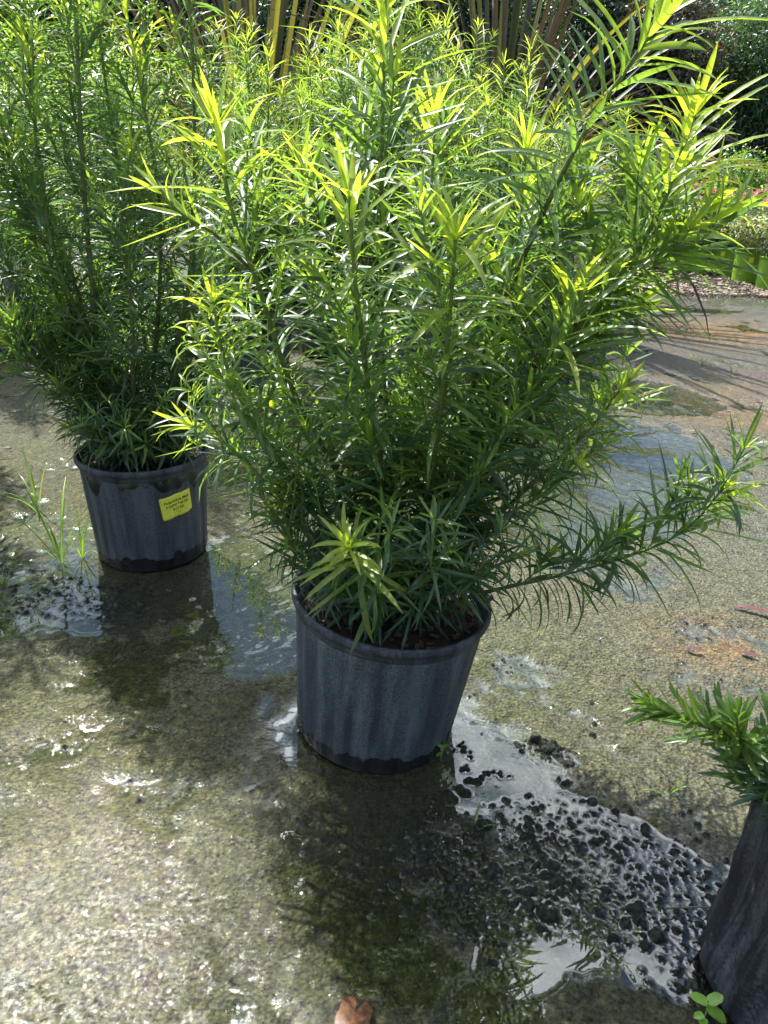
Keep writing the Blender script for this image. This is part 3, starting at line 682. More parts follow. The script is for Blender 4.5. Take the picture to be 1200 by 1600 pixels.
lbr([(150, 640, -.05), (95, 600, -.06), (40, 560, -.07), (10, 530, -.07)], (-.04, -.03), young=.04, twigs=7, r0=.004)
lbr([(110, 420, .02), (60, 330, .02), (30, 235, .01)], (-.05, 0), young=.16, twigs=7)
lbr([(150, 590, .03), (70, 420, .04), (10, 230, .04), (-20, 20, .04), (-30, -150, .04)], (-.04, .0), young=.06)
lbr([(180, 600, -.03), (100, 440, -.05), (60, 260, -.06), (50, 60, -.06)], (-.03, -.02), young=.10)
lbr([(140, 560, .08), (60, 470, .10), (0, 400, .12), (-40, 330, .12)], (-.05, .02), young=.04, twigs=14)
lbr([(150, 600, .04), (80, 540, .08), (10, 480, .10), (-30, 440, .10)], (-.05, .02), young=.04, twigs=12)
lbr([(300, 620, .0), (335, 540, .0), (350, 440, .0)], (.04, 0), young=.05, twigs=8)
lbr([(205, 480, -.08), (190, 350, -.10), (205, 230, -.11)], (-.01, -.04), young=.06, twigs=8)
lbr([(280, 520, -.03), (305, 380, -.04), (285, 250, -.05)], (.03, -.02), young=.08, twigs=8)
for k in range(12):
    a = 2 * math.pi * (k + .4 * rl.random()) / 12
    hh = rl.uniform(.06, .26); rr = rl.uniform(.09, .18)
    p0 = TL + Vector((.03 * math.cos(a), .03 * math.sin(a), 0)); p1 = TL + Vector((rr * .5 * math.cos(a), rr * .5 * math.sin(a), hh * .5 + .02)); p2 = TL + Vector((rr * math.cos(a), rr * math.sin(a), hh))
    add_branch(left, [p0, p1, p2], rl, r0=.0034, twigs=4, L=.072, W=0.0047, s0=.12, young=.02, yamp=.3, droop=.9, seg=4)

for k in range(9):
    a = 2 * math.pi * (k + .4 * rl.random()) / 9
    p0 = TL + Vector((.03 * math.cos(a), .03 * math.sin(a), 0)); p2 = TL + Vector((.13 * math.cos(a), .12 * math.sin(a), .085))
    add_branch(left, [p0, (p0 + p2) / 2 + Vector((0, 0, .03)), p2], rl, r0=.003, twigs=3, L=.08, W=.0066, s0=.15, young=.02, yamp=.2, droop=.9, seg=4, twig_len=(.04, .08))

# price sticker, wrapped on the pot wall; lettering is thin solid type wrapped the same way
def wall(a, z, off, rt=.1325, rb=.116, h=.232, ribs=20, amp=.0013):
    f = (z - .02) / (h - .024 - .02); r = rb + (rt - .006 - rb) * f + amp * np.clip(np.cos(a * ribs) * 3.5 + .8, -1, 1) * .95 + off
    return np.stack([r * np.cos(a), r * np.sin(a), z], -1)
SA, SZ, SW_, SH_, SR = math.radians(-44), 0.146, 0.070, 0.050, math.radians(7)
def wrap(x, y, off):                                            # x to the reader's right, y up, metres on the sticker
    xr = x * math.cos(SR) - y * math.sin(SR); yr = x * math.sin(SR) + y * math.cos(SR)
    return wall(SA + xr / .124, SZ + yr, off)
nx_, ny_ = 26, 14
sx_, sy_ = np.meshgrid(np.linspace(-SW_ / 2, SW_ / 2, nx_), np.linspace(-SH_ / 2, SH_ / 2, ny_))
# rounded corners: pull the corner vertices in
def rc(x, y, r=.004):
    ax, ay = abs(x) - (SW_ / 2 - r), abs(y) - (SH_ / 2 - r)
    if ax > 0 and ay > 0:
        d = math.hypot(ax, ay); m_ = max(ax, ay); k = m_ / d
        return math.copysign(SW_ / 2 - r + ax * k, x), math.copysign(SH_ / 2 - r + ay * k, y)
    return x, y
pp = np.array([rc(x, y) for x, y in zip(sx_.ravel(), sy_.ravel())])
Vf = wrap(pp[:, 0], pp[:, 1], .0016); Vb = wrap(pp[:, 0], pp[:, 1], .0006)
id_ = np.arange(nx_ * ny_).reshape(ny_, nx_)
Qf = np.stack([id_[:-1, :-1], id_[:-1, 1:], id_[1:, 1:], id_[1:, :-1]], -1).reshape(-1, 4)
edge = list(id_[0, :]) + list(id_[1:, -1]) + list(id_[-1, ::-1][1:]) + list(id_[::-1, 0][1:-1])
Qe = [(edge[k], edge[k] + nx_ * ny_, edge[(k + 1) % len(edge)] + nx_ * ny_, edge[(k + 1) % len(edge)]) for k in range(len(edge))]
stk = mesh_np('price_sticker', np.concatenate([Vf, Vb]), np.concatenate([Qf, Qf[:, ::-1] + nx_ * ny_, np.array(Qe)]), MAT_STICKER, left)
stk.rotation_euler = (0, math.radians(-1.2), 0)
def letters(parent, name, lines, mat, fn):
    """lines: (text, x centre, y base, size, x squeeze). fn(x, y, off) places a flat point"""
    VV, QQ, TT, n = [], [], [], 0
    for txt, cx, cy, size, sq in lines:
        cu = bpy.data.curves.new('t', 'FONT'); cu.body = txt; cu.size = size; cu.align_x = 'CENTER'; cu.offset = size * .014; cu.resolution_u = 2
        to = bpy.data.objects.new('t', cu); COL.objects.link(to)
        bpy.context.view_layer.update()
        me = to.evaluated_get(bpy.context.evaluated_depsgraph_get()).to_mesh()
        bm = bmesh.new(); bm.from_mesh(me)
        bmesh.ops.triangulate(bm, faces=bm.faces[:])
        co = np.array([v.co[:] for v in bm.verts]); fs = np.array([[v.index for v in f.verts] for f in bm.faces])
        bm.free(); to.evaluated_get(bpy.context.evaluated_depsgraph_get()).to_mesh_clear()
        bpy.data.objects.remove(to); bpy.data.curves.remove(cu)
        if not len(co): continue
        VV.append(fn(co[:, 0] * sq + cx, co[:, 1] + cy, .0)); TT.append(fs + n); n += len(co)
    V = np.concatenate(VV)
    return mesh_np(name, V, np.zeros((0, 4), np.int32), mat, parent, smooth=False, tris=np.concatenate(TT))
lt = letters(stk, 'lettering', [('Podocarpus Maki', 0, .0095, .0086, .92), ('3 Gallon Full Sun', 0, .0005, .0086, .86), ('$12.00', .001, -.0095, .0088, 1.0),
                                ('-- ------ ----- ----', .003, -.0150, .0042, 1.0), ('------', .002, -.0182, .0042, 1.0)], MAT_INK, lambda x, y, o: wrap(x, y, .0020))

# ------------------------------------------------------------------ podocarpus stock standing behind
def make_stock(seed, nb, height, spread, name_label, LOD=4):
    rs = np.random.default_rng(seed)
    t = thing('potted_podocarpus', name_label, 'potted plant', (0, 0, 0), 'potted podocarpus shrubs')
    make_pot(t, .135, .115, .23, seg=64, ribs=16, seed=seed)
    for k in range(nb):
        a = 2 * math.pi * (k + .5 * rs.random()) / nb
        rr = spread * rs.uniform(.25, 1.0); hh = height * (1 - .35 * (rr / spread) * rs.random()) * rs.uniform(.82, 1.02) - .2
        if k == 0: rr, hh = .02, height - .2
        b = Vector((.03 * math.cos(a), .03 * math.sin(a), .2))
        pts = [b, Vector((rr * .45 * math.cos(a), rr * .45 * math.sin(a), .2 + hh * .33)), Vector((rr * .8 * math.cos(a + .2), rr * .8 * math.sin(a + .2), .2 + hh * .7)),
               Vector((rr * math.cos(a + .2), rr * math.sin(a + .2), .2 + hh))]
        add_branch(t, pts, rs, r0=.0048, twigs=int(9 + hh * 5), L=.084, W=.0054, s0=.06, young=.11, seg=3, spacing=.0058, sides=5, twig_len=(.05, .16), tw_lo=.05, tw_hi=.92, res=6)
    return t
protos = [make_stock(31, 10, 1.30, .24, '', 4), make_stock(32, 10, 1.20, .26, '', 4), make_stock(33, 9, 1.36, .22, '', 4)]
spots = [  # x, y, proto, turn, scale, label
    (-1.17, 1.72, 2, 2.4, 1.14, 'podocarpus at the left edge nearest the labelled pot, its own pot out of frame'),
    (-1.46, 2.15, 0, 1.5, 1.00, 'podocarpus at the left edge whose dark pot stands behind the labelled one'),
    (-0.86, 2.35, 2, 2.3, 1.00, 'podocarpus directly behind the tall labelled plant'),
    (-0.50, 2.78, 1, 3.9, 0.93, 'podocarpus whose dark pot shows between the two front plants'),
    (-0.06, 2.75, 0, 0.1, 1.04, 'podocarpus just behind the foreground plant, right of the dark pot in the gap'),
    (0.40, 2.80, 1, 1.6, 0.95, 'podocarpus right behind the right half of the foreground plant'),
    (-1.62, 2.95, 2, 6.2, 0.99, 'podocarpus in the second row at the left edge'),
    (-1.12, 3.00, 1, 5.2, 0.99, 'second row podocarpus behind the left half of the labelled plant'),
    (-0.72, 3.35, 0, 4.0, 0.94, 'second row podocarpus seen between the labelled plant and the foreground plant'),
    (-0.28, 3.32, 2, 3.9, 1.04, 'second row podocarpus below the purple sword-leaved plant'),
    (0.17, 3.38, 1, 3.2, 1.02, 'second row podocarpus behind the central leader of the foreground plant'),
    (0.66, 3.35, 0, 4.2, 0.79, 'second row podocarpus whose tip stands left of the bronze blades'),
    (-1.75, 3.70, 1, 4.7, 1.00, 'third row podocarpus in the top left corner'),
    (-1.25, 3.80, 0, 1.9, 0.92, 'third row podocarpus behind the labelled plant'),
    (-0.80, 4.00, 2, 5.4, 0.99, 'third row podocarpus under the left sword-leaved plant'),
    (-0.35, 3.95, 1, 4.5, 1.04, 'third row podocarpus in the middle of the block'),
    (0.12, 4.00, 0, 4.4, 1.05, 'third row podocarpus left of the arching yellow blades'),
    (0.56, 4.00, 2, 2.4, 0.88, 'third row podocarpus with a thin tip against the dark hedge'),
    (1.02, 3.90, 1, 2.8, 0.90, 'rightmost podocarpus of the block beside the wet slab, slim tip against the hedge'),
    (-2.00, 4.50, 0, 5.4, 0.93, 'back row podocarpus at the far left'),
    (-1.45, 4.60, 1, 0.8, 0.95, 'back row podocarpus behind the labelled plant'),
    (-0.62, 4.65, 0, 6.0, 0.98, 'back row podocarpus just in front of the left sword-leaved plant'),
    (-0.05, 4.70, 1, 3.9, 0.96, 'back row podocarpus between the two sword-leaved plants'),
    (0.42, 4.70, 0, 3.1, 0.97, 'back row podocarpus in front of the right-hand sword-leaved plant'),
    (0.95, 4.70, 2, 2.2, 0.86, 'rightmost podocarpus of the back row'),
]
usedp = set()
for px, py, k, rz, s, lab in spots:
    c = Vector((px, py, .003))
    if k not in usedp:
        usedp.add(k); t = protos[k]; t.location = c; t.rotation_euler = (0, 0, rz); t.scale = (s,) * 3; t['label'] = lab
    else:
        dup(protos[k], c, rz, lab, 'potted podocarpus shrubs', s)

# ------------------------------------------------------------------ sword-leaved plants (phormium)
def make_sword(loc, n, L, W, cols, seed, label, arch=.6, lean=(.05, .75), stem_h=0.0):
    rs = np.random.default_rng(seed)
    t = thing('sword_leaf_plant', label, 'plant', loc)
    a = rs.random(n) * 6.283; el = rs.uniform(*lean, n)
    D = np.stack([np.cos(a) * np.sin(el), np.sin(a) * np.sin(el), np.cos(el)], 1)
    Nn = np.stack([-np.cos(a) * np.cos(el), -np.sin(a) * np.cos(el), np.sin(el)], 1) * 1.0
    Nn = -Nn; Nn[:, 2] = np.abs(Nn[:, 2]) ; Nn = np.stack([-np.cos(a) * np.cos(el), -np.sin(a) * np.cos(el), np.sin(el)], 1)
    tone = np.array([cols[i] for i in rs.integers(0, len(cols), n)]) * rs.uniform(.7, 1.25, n)[:, None]
    yl = (el > .48) & (rs.random(n) < .6); tone[yl] = np.array((.27, .25, .045)) * rs.uniform(.6, 1.2, (int(yl.sum()), 1))   # the outer, arching blades are the yellow ones
    base = np.stack([np.cos(a) * .05, np.sin(a) * .05, np.full(n, stem_h)], 1)
    V, Q, T = leaf_batch(base, D, Nn, L * rs.uniform(.65, 1.1, n), W * rs.uniform(.7, 1.15, n), arch * rs.uniform(.1, 1.8, n) * (el / .6), tone, seg=10, fold=.45)
    mesh_np('foliage', V, Q, MAT_BLADE, t, attrs={'tone': T})
    P = np.array([[0, 0, -.0], [.01, .01, stem_h * .5 + .02], [0, 0, stem_h + .06]])
    v, q, c = tube(P, .06, .05, (.06, .04, .03), (.08, .05, .03), 10)
    mesh_np('stem', v, q, MAT_BARK, t, attrs={'tone': c})
    return t
PURP = [(.022, .010, .012), (.028, .014, .015), (.032, .018, .018), (.04, .02, .022), (.07, .06, .03), (.20, .18, .04), (.06, .022, .018)]
YELL = [(.030, .012, .013), (.024, .012, .013), (.04, .018, .016), (.05, .05, .025), (.16, .15, .035), (.05, .02, .02), (.03, .014, .015)]
p = at(400, 160, 5.3); make_sword((p.x, p.y, .0), 130, 2.0, .040, PURP, 3, 'sword-leaved plant with dark purple and yellow blades, left one of the two at the back', .45, (.03, .7), .25)
p = at(785, 150, 5.0); make_sword((p.x, p.y, .0), 170, 1.9, .032, YELL, 8, 'sword-leaved plant with arching bronze and yellow blades in front of the dark hedge', 1.35, (.05, 1.0), .4)

# ------------------------------------------------------------------ rose pots on the mulch, at the right
def ball_leaves(rs, n, cen, rad, L, W, tones, flat=1.0, seg=2, shell=.55):
    d = rs.normal(size=(n, 3)); d /= np.linalg.norm(d, axis=1, keepdims=True)
    r = (shell + (1 - shell) * rs.random(n)) ** .7
    # lumpy outline
    r *= 1 + .22 * np.sin(d[:, 0] * 5 + rad[0] * 9) * np.sin(d[:, 1] * 4 + 1.3) + .15 * np.sin(d[:, 2] * 7 + d[:, 0] * 6) + rs.normal(0, .06, n)
    P = np.array(cen) + d * r[:, None] * np.array(rad); 
    D = d * .6 + rs.normal(0, .7, (n, 3)); D /= np.linalg.norm(D, axis=1, keepdims=True)
    Nn = d * .5 + rs.normal(0, .5, (n, 3)) + np.array([0, 0, .7])
    tone = np.array([tones[i] for i in rs.integers(0, len(tones), n)]) * rs.uniform(.6, 1.4, n)[:, None]
    return leaf_batch(P, D, Nn, L * rs.uniform(.6, 1.3, n), W * rs.uniform(.7, 1.2, n), rs.uniform(0, .8, n), tone, seg=seg, fold=.15, blunt=True)
def make_rose(seed, label):
    rs = np.random.default_rng(seed)
    t = thing('potted_rose', label, 'potted plant', (0, 0, 0), 'lime green pots of pink flowering bushes')
    pot = make_pot(t, .135, .115, .25, mat=MAT_GREENPOT, rimmat=MAT_GREENPOT, seg=48, ribs=3, amp=0.0, seed=seed)
    V, Q, T = ball_leaves(rs, 3400, (0, 0, .47), (.25, .25, .25), .030, .018, [(.20, .28, .15), (.26, .34, .20), (.13, .20, .09), (.36, .40, .29), (.22, .15, .12)])
    mesh_np('foliage', V, Q, MAT_FAR, t, attrs={'tone': T})
    st = [tube(spline([(0, 0, .2), (rs.normal(0, .04), rs.normal(0, .04), .3), (rs.normal(0, .1), rs.normal(0, .1), .42)], 4), .004, .002, (.08, .07, .03), (.1, .12, .04), 5) for _ in range(6)]
    v, q, c = join_parts(st); mesh_np('stems', v, q, MAT_BARK, t, attrs={'tone': c})
    for k in range(14):                                          # flower heads
        a = rs.random() * 6.28; r = .2 * math.sqrt(rs.random()); z = .50 + .20 * math.sqrt(max(0, 1 - (r / .24) ** 2)) + rs.uniform(0, .05)
        n = 22; d = rs.normal(size=(n, 3)); d[:, 2] = np.abs(d[:, 2]); d /= np.linalg.norm(d, axis=1, keepdims=True)
        V, Q, T = leaf_batch(np.tile([r * math.cos(a), r * math.sin(a), z], (n, 1)) + d * .004, d, rs.normal(size=(n, 3)) + [0, 0, 1], np.full(n, .024), np.full(n, .020), rs.uniform(0, .9, n),
                             np.array([(.75, .16, .34)]) * rs.uniform(.7, 1.25, n)[:, None] + np.array([[.05, .12, .12]]) * rs.random((n, 1)), seg=3, blunt=True)
        mesh_np('flower', V, Q, MAT_PETAL, t, attrs={'tone': T})
    def pw(x, y, o):
        aa = -math.pi / 2 + x / .126; r = .115 + (.129 - .115) * (y - .02) / .206 + .0012
        return np.stack([r * np.cos(aa), r * np.sin(aa), y], -1)
    letters(pot, 'lettering', [('PICK', -.005, .135, .040, 1.0), ('drift', .005, .10, .034, .9), ('--------', 0, .06, .016, 1.2)][:0] or [('rock', -.008, .135, .042, 1.0), ('drift', .008, .10, .036, .9)], MAT_PALEINK, pw)
    g_ = np.array([[x, y] for y in np.linspace(-.022, .022, 5) for x in np.linspace(-.018, .018, 5)])
    Vs = pw(g_[:, 0] - .045, g_[:, 1] + .19, 0) * np.array([1.004, 1.004, 1])
    ii = np.arange(25).reshape(5, 5); mesh_np('sticker', Vs, np.stack([ii[:-1, :-1], ii[:-1, 1:], ii[1:, 1:], ii[1:, :-1]], -1).reshape(-1, 4), MAT_STICKER, pot)
    return t
rose = [make_rose(51, ''), make_rose(52, '')]
rspots = [(1164, 441, 0, 0, 1.0, 'lime green pot of pink roses with yellow sticker, fully in view'),
          (1203, 452, 1, .12, 1.0, 'lime green rose pot cut by the right picture edge, nearest to the slab'),
          (1126, 428, 1, -.2, .95, 'lime green rose pot left of the fully visible one, partly behind leaves'),
          (1082, 424, 0, .25, .95, 'lime green rose pot third from the right in the front row'),
          (1040, 418, 1, .1, 1.0, 'lime green rose pot fourth from the right in the front row'),
          (985, 414, 0, -.1, 1.0, 'lime green rose pot at the left end of the front row behind the foreground leaves'),
          (1185, 412, 0, .3, 1.1, 'second row rose bush at the right picture edge with pink blooms on top'),
          (1135, 404, 1, .9, 1.05, 'second row rose bush above the fully visible lime pot'),
          (1085, 400, 0, 1.2, 1.05, 'second row rose bush behind the third front pot'),
          (1030, 396, 1, 1.9, 1.05, 'second row rose bush behind the drooping right branch tip'),
          (1170, 385, 1, 2.6, 1.1, 'back row rose bush in front of the low green shrub'),
          (1110, 380, 0, 3.1, 1.1, 'back row rose bush below the dark glinting shrub')]
ur = set()
for px, py, k, rz, s, lab in rspots:
    c = gnd(px, py); c.z = .003
    if k not in ur:
        ur.add(k); t = rose[k]; t.location = c; t.rotation_euler = (0, 0, rz); t.scale = (s,) * 3; t['label'] = lab
    else: dup(rose[k], c, rz, lab, 'lime green pots of pink flowering bushes', s)

# mulch chips on the bed by the rose pots
rs = np.random.default_rng(77); VV, QQ, n0 = [], [], 0
for k in range(5200):
    x = rs.uniform(.4, 5.2); y = 5.85 + rs.exponential(.7) + .05 * math.sin(x * 5)
    s = rs.uniform(.006, .02)
    m_ = np.array(Matrix.Rotation(rs.random() * 6.3, 3, 'Z') @ Matrix.Rotation(rs.normal(0, .5), 3, 'X'))
    b = np.array([(px_, py_, pz_) for pz_ in (-.35, .35) for px_, py_ in ((-1, -.6), (1, -.5), (.8, .6), (-.9, .5))]) * s * rs.uniform(.6, 1.2, 3)
    VV.append(b @ m_.T + [x, y, .012]); QQ.append(np.array([(0, 3, 2, 1), (4, 5, 6, 7), (0, 1, 5, 4), (1, 2, 6, 5), (2, 3, 7, 6), (3, 0, 4, 7)]) + n0); n0 += 8
gr = mesh_np('gravel', np.concatenate(VV), np.concatenate(QQ), plain('pale_gravel', (.24, .19, .13), .8, .002, 9.0, .7), smooth=False)
tag(gr, 'brown and pale gravel and bark scattered at the foot of the lime pots', 'gravel'); gr['kind'] = 'stuff'

# ------------------------------------------------------------------ hedge, shrubs and trees behind
def make_tree(name, label, cat, loc, h, rad, n, L, W, tones, seed, trunk_r=.05, group=None, lobes=9, flowers=None, mat=MAT_FAR):
    rs = np.random.default_rng(seed)
    t = thing(name, label, cat, loc, group)
    parts, st = [], []
    z0 = h * .12
    st.append(tube(spline([(0, 0, 0), (.05 * h * rs.normal(0, .3), .02, h * .35), (0, 0, h * .8)], 5), trunk_r, trunk_r * .3, (.07, .055, .04), (.07, .055, .04), 8))
    for k in range(lobes):
        a = rs.random() * 6.28; q = rs.uniform(.15, .72) * rad; zz = z0 + (h - z0) * (.18 + .70 * (k + rs.random()) / lobes)
        q *= (1.15 - .55 * zz / h)
        c = np.array([q * math.cos(a), q * math.sin(a), zz]); r_l = rad * rs.uniform(.38, .62)
        st.append(tube(spline([(0, 0, zz * .55), tuple(c * .6 + np.array([0, 0, zz * .2])), tuple(c)], 4), trunk_r * .4, trunk_r * .12, (.07, .055, .04), (.07, .055, .04), 5))
        parts.append(ball_leaves(rs, n // lobes, c, (r_l, r_l, r_l * .8), L, W, tones, shell=.25))
    v, q, c = join_parts(st); mesh_np('trunk', v, q, MAT_TRUNK, t, attrs={'tone': c})
    v, q, c = join_parts(parts); mesh_np('crown', v, q, mat, t, attrs={'tone': c})
    if flowers:
        col, cn, sz = flowers; fl = []
        P = v[rs.integers(0, len(v), cn)]; P = P + (P - np.array([0, 0, h * .5])) * .03
        for pq in P:
            m_ = 7; d = rs.normal(size=(m_, 3)); d /= np.linalg.norm(d, axis=1, keepdims=True)
            fl.append(leaf_batch(np.tile(pq, (m_, 1)), d, rs.normal(size=(m_, 3)), np.full(m_, sz), np.full(m_, sz * .8), np.zeros(m_), np.array([col]) * rs.uniform(.7, 1.2, m_)[:, None], seg=2, blunt=True))
        v, q, c = join_parts(fl); o = mesh_np('blossom', v, q, MAT_PETAL, t, attrs={'tone': c}); o['kind'] = 'stuff'
    return t
DARK = [(.018, .042, .020), (.028, .06, .024), (.014, .03, .018), (.04, .075, .03)]
PURPL = [(.05, .035, .042), (.07, .05, .05), (.035, .04, .03), (.09, .075, .07)]
CONI = [(.05, .105, .04), (.035, .08, .035), (.07, .14, .045)]
def G(px, Y): p = at(px, 250, Y); return (p.x, Y, 0)
HG = 'shrubs of the back hedge'
make_tree('dark_shrub', 'dark evergreen shrub with pale specks and a red bloom, right of the bronze blades', 'shrub', G(880, 14.2), 3.9, 1.5, 20000, .08, .042, DARK, 61, trunk_r=.08, group=HG, flowers=((.45, .05, .06), 26, .05))
make_tree('purple_shrub', 'purple grey shrub glinting in the sun behind the right branch tips', 'shrub', G(1030, 13.6), 3.5, 1.35, 22000, .065, .04, PURPL, 62, trunk_r=.08, group=HG)
make_tree('green_shrub', 'bushy mid green shrub above the rose pots', 'shrub', G(1135, 13.9), 3.6, 1.2, 20000, .09, .026, CONI, 63, trunk_r=.08, group=HG, flowers=((.5, .05, .09), 12, .06))
make_tree('dark_shrub', 'dark shrub with red blooms cut by the right picture edge', 'shrub', G(1235, 14.0), 3.6, 1.3, 16000, .08, .042, DARK, 64, trunk_r=.08, group=HG, flowers=((.5, .05, .08), 34, .06))
make_tree('low_shrub', 'low bright green shrub between the rose pots and the hedge', 'shrub', G(1190, 8.6), 1.05, .6, 7000, .035, .02, [(.10, .20, .03), (.15, .26, .04), (.06, .13, .03)], 65, trunk_r=.02, group=HG)
make_tree('low_shrub', 'low dark green shrub behind the left end of the rose pots', 'shrub', G(1040, 9.4), 1.0, .8, 7000, .04, .024, DARK, 66, trunk_r=.02, group=HG)
hd = [(745, 15.0, 3.9), (620, 14.4, 3.8), (495, 14.9, 3.9), (370, 14.3, 3.7), (240, 14.8, 3.9), (110, 14.4, 3.8), (-30, 15, 3.9), (-170, 14.6, 3.8)]
hl = ['dark evergreen tree behind the gap between the two sword-leaved plants, right of centre', 'dark evergreen tree above the foreground plant at the top centre', 'dark evergreen tree just right of the purple blades', 'dark evergreen tree behind the purple blades',
      'dark evergreen tree right of the labelled plant at the top', 'dark evergreen tree behind the top of the labelled plant', 'dark evergreen tree in the top left corner', 'dark evergreen tree beyond the left picture edge']
T0 = None
for (px, Y, h), lab in zip(hd, hl):
    if T0 is None: T0 = make_tree('evergreen_tree', lab, 'tree', G(px, Y), 3.9, 1.5, 16000, .09, .045, DARK, 70, trunk_r=.09, group='evergreen trees behind the nursery stock')
    else: dup(T0, G(px, Y), px * .013, lab, 'evergreen trees behind the nursery stock', h / 3.9)
T1 = make_tree('tall_tree', 'tall dark tree behind the purple grey shrub', 'tree', G(980, 17.5), 4.3, 2.3, 18000, .13, .07, DARK, 71, trunk_r=.14, group='tall trees closing the view', lobes=12)
for px, lab in ((1160, 'tall dark tree beyond the bushy green shrub at the right'), (800, 'tall dark tree behind the arching yellow blades'), (620, 'tall dark tree behind the centre of the hedge'),
                (440, 'tall dark tree behind the purple blades and hedge'), (260, 'tall dark tree behind the gap right of the labelled plant'), (80, 'tall dark tree behind the labelled plant and hedge'), (-110, 'tall dark tree at the far left behind the hedge'), (1330, 'tall dark tree beyond the right picture edge')):
    dup(T1, G(px, 17.5 + (px % 7) * .1), px * .02, lab, 'tall trees closing the view', 1.0)

# ------------------------------------------------------------------ bag-grown plant at the lower right
bb = Vector((0.487, 0.530, 0.0))
bag_t = thing('bagged_plant', 'dark broad-leaved shrub in a folded black plastic bag, cut by the right picture edge', 'potted plant', bb)
def make_bag():
    seg = 420; th = np.linspace(0, 2 * np.pi, seg, endpoint=False); rs = np.random.default_rng(9)
    ph = rs.random(8) * 6.28; V = []
    prof = [(.096, -.002), (.110, .004), (.114, .02), (.111, .05), (.107, .085), (.104, .12), (.104, .15), (.105, .175), (.106, .20), (.107, .225), (.108, .245), (.106, .252), (.102, .249), (.099, .235), (.096, .215)]
    for i, (r, z) in enumerate(prof):
        f = min(1, z / .25)
        rg = lambda k, p: 1 - 2 * np.abs(np.sin(th * k * .5 + p)) ** .7                   # sharp pleat ridges
        w = rg(11, ph[0] + f * 1.2) * .5 + rg(19, ph[1] - f * 1.5) * .35 + rg(31, ph[2] + f * 2) * .2 + np.sin(th * 5 + ph[3] + f * 2) * .5
        rr = r + (.0050 + .0035 * f) * w * (0.4 if i < 2 else 1)
        V.append(np.stack([rr * np.cos(th), rr * np.sin(th), z + .006 * f * np.sin(th * 3 + 1) + 0 * th], 1))
    V = np.concatenate(V); Q = [(k * seg + j, k * seg + (j + 1) % seg, (k + 1) * seg + (j + 1) % seg, (k + 1) * seg + j) for k in range(len(prof) - 1) for j in range(seg)]
    m, n, l = new_mat('black_bag_plastic')
    out = N(n, 'OutputMaterial'); b = N(n, 'BsdfPrincipled'); tc = N(n, 'TexCoord')
    no = N(n, 'TexNoise', Scale=260.0, Detail=4.0, Roughness=.7); l.new(tc.outputs['Object'], no.inputs['Vector'])
    mp = N(n, 'Mapping'); mp.inputs['Scale'].default_value = (90, 90, 8); l.new(tc.outputs['Object'], mp.inputs['Vector'])
    n2 = N(n, 'TexNoise', Scale=1.0, Detail=4.0); l.new(mp.outputs[0], n2.inputs['Vector'])
    mu = N(n, 'Math', operation='MULTIPLY'); l.new(no.outputs['Fac'], mu.inputs[0]); l.new(n2.outputs['Fac'], mu.inputs[1])
    r = ramp(n, [(.18, (.012, .014, .018)), (.36, (.075, .078, .084))]); l.new(mu.outputs[0], r.inputs['Fac']); l.new(r.outputs['Color'], b.inputs['Base Color'])
    b.inputs['Roughness'].default_value = .5
    ad = N(n, 'Math', operation='MULTIPLY_ADD'); ad.inputs[1].default_value = 4.0; l.new(n2.outputs['Fac'], ad.inputs[0]); l.new(no.outputs['Fac'], ad.inputs[2])
    bm_ = N(n, 'Bump', Strength=.6, Distance=.0009); l.new(ad.outputs[0], bm_.inputs['Height']); l.new(bm_.outputs[0], b.inputs['Normal'])
    l.new(b.outputs[0], out.inputs['Surface'])
    bag = mesh_np('bag', V, Q, m, bag_t)
    n_ = 30; th = np.linspace(0, 2 * np.pi, n_, endpoint=False); V = np.concatenate([np.stack([q_ * np.cos(th), q_ * np.sin(th), .218 + rs.normal(0, .0015, n_)], 1) for q_ in (.001, .03, .06, .10)])
    mesh_np('soil', V, [(k * n_ + j, k * n_ + (j + 1) % n_, (k + 1) * n_ + (j + 1) % n_, (k + 1) * n_ + j) for k in range(3) for j in range(n_)], MAT_SOIL, bag_t, smooth=False)
make_bag()
rb_ = np.random.default_rng(303)
BR_Y = (.10, .19, .03)
bt = bb + Vector((0, 0, .215))
def Bp(x, y, Y): return at(x, y, Y)
add_branch(bag_t, [bt, Bp(1186, 1215, .56), Bp(1150, 1160, .56), Bp(1085, 1128, .55), Bp(1010, 1100, .55)], rb_, r0=.0032, L=.048, W=.0056, s0=.22, young=.07, tipang=.30, lowang=.65, droop=.25, spacing=.0018, blunt=True, ycol=BR_Y, mat=MAT_BROAD)
add_branch(bag_t, [Bp(1165, 1180, .56), Bp(1155, 1150, .545), Bp(1150, 1118, .54)], rb_, r0=.0022, L=.042, W=.0060, s0=.1, young=.06, tipang=.45, lowang=.8, droop=.25, spacing=.0018, blunt=True, ycol=BR_Y, mat=MAT_BROAD)
add_branch(bag_t, [bt, Bp(1205, 1215, .55), Bp(1208, 1160, .55), Bp(1222, 1110, .55)], rb_, r0=.003, L=.052, W=.0062, s0=.15, young=.03, tipang=.4, lowang=.9, droop=.4, spacing=.003, blunt=True, ycol=BR_Y, mat=MAT_BROAD)
add_branch(bag_t, [bt, Bp(1250, 1200, .53), Bp(1290, 1130, .53)], rb_, r0=.003, L=.052, W=.0062, s0=.15, young=.03, tipang=.4, lowang=.9, droop=.4, spacing=.003, blunt=True, ycol=BR_Y, mat=MAT_BROAD)
add_branch(bag_t, [bt, Bp(1180, 1235, .55), Bp(1150, 1215, .55)], rb_, r0=.0022, L=.046, W=.0048, s0=.3, young=.01, tipang=.3, lowang=.6, droop=.5, spacing=.005, blunt=True, ycol=BR_Y, mat=MAT_BROAD)

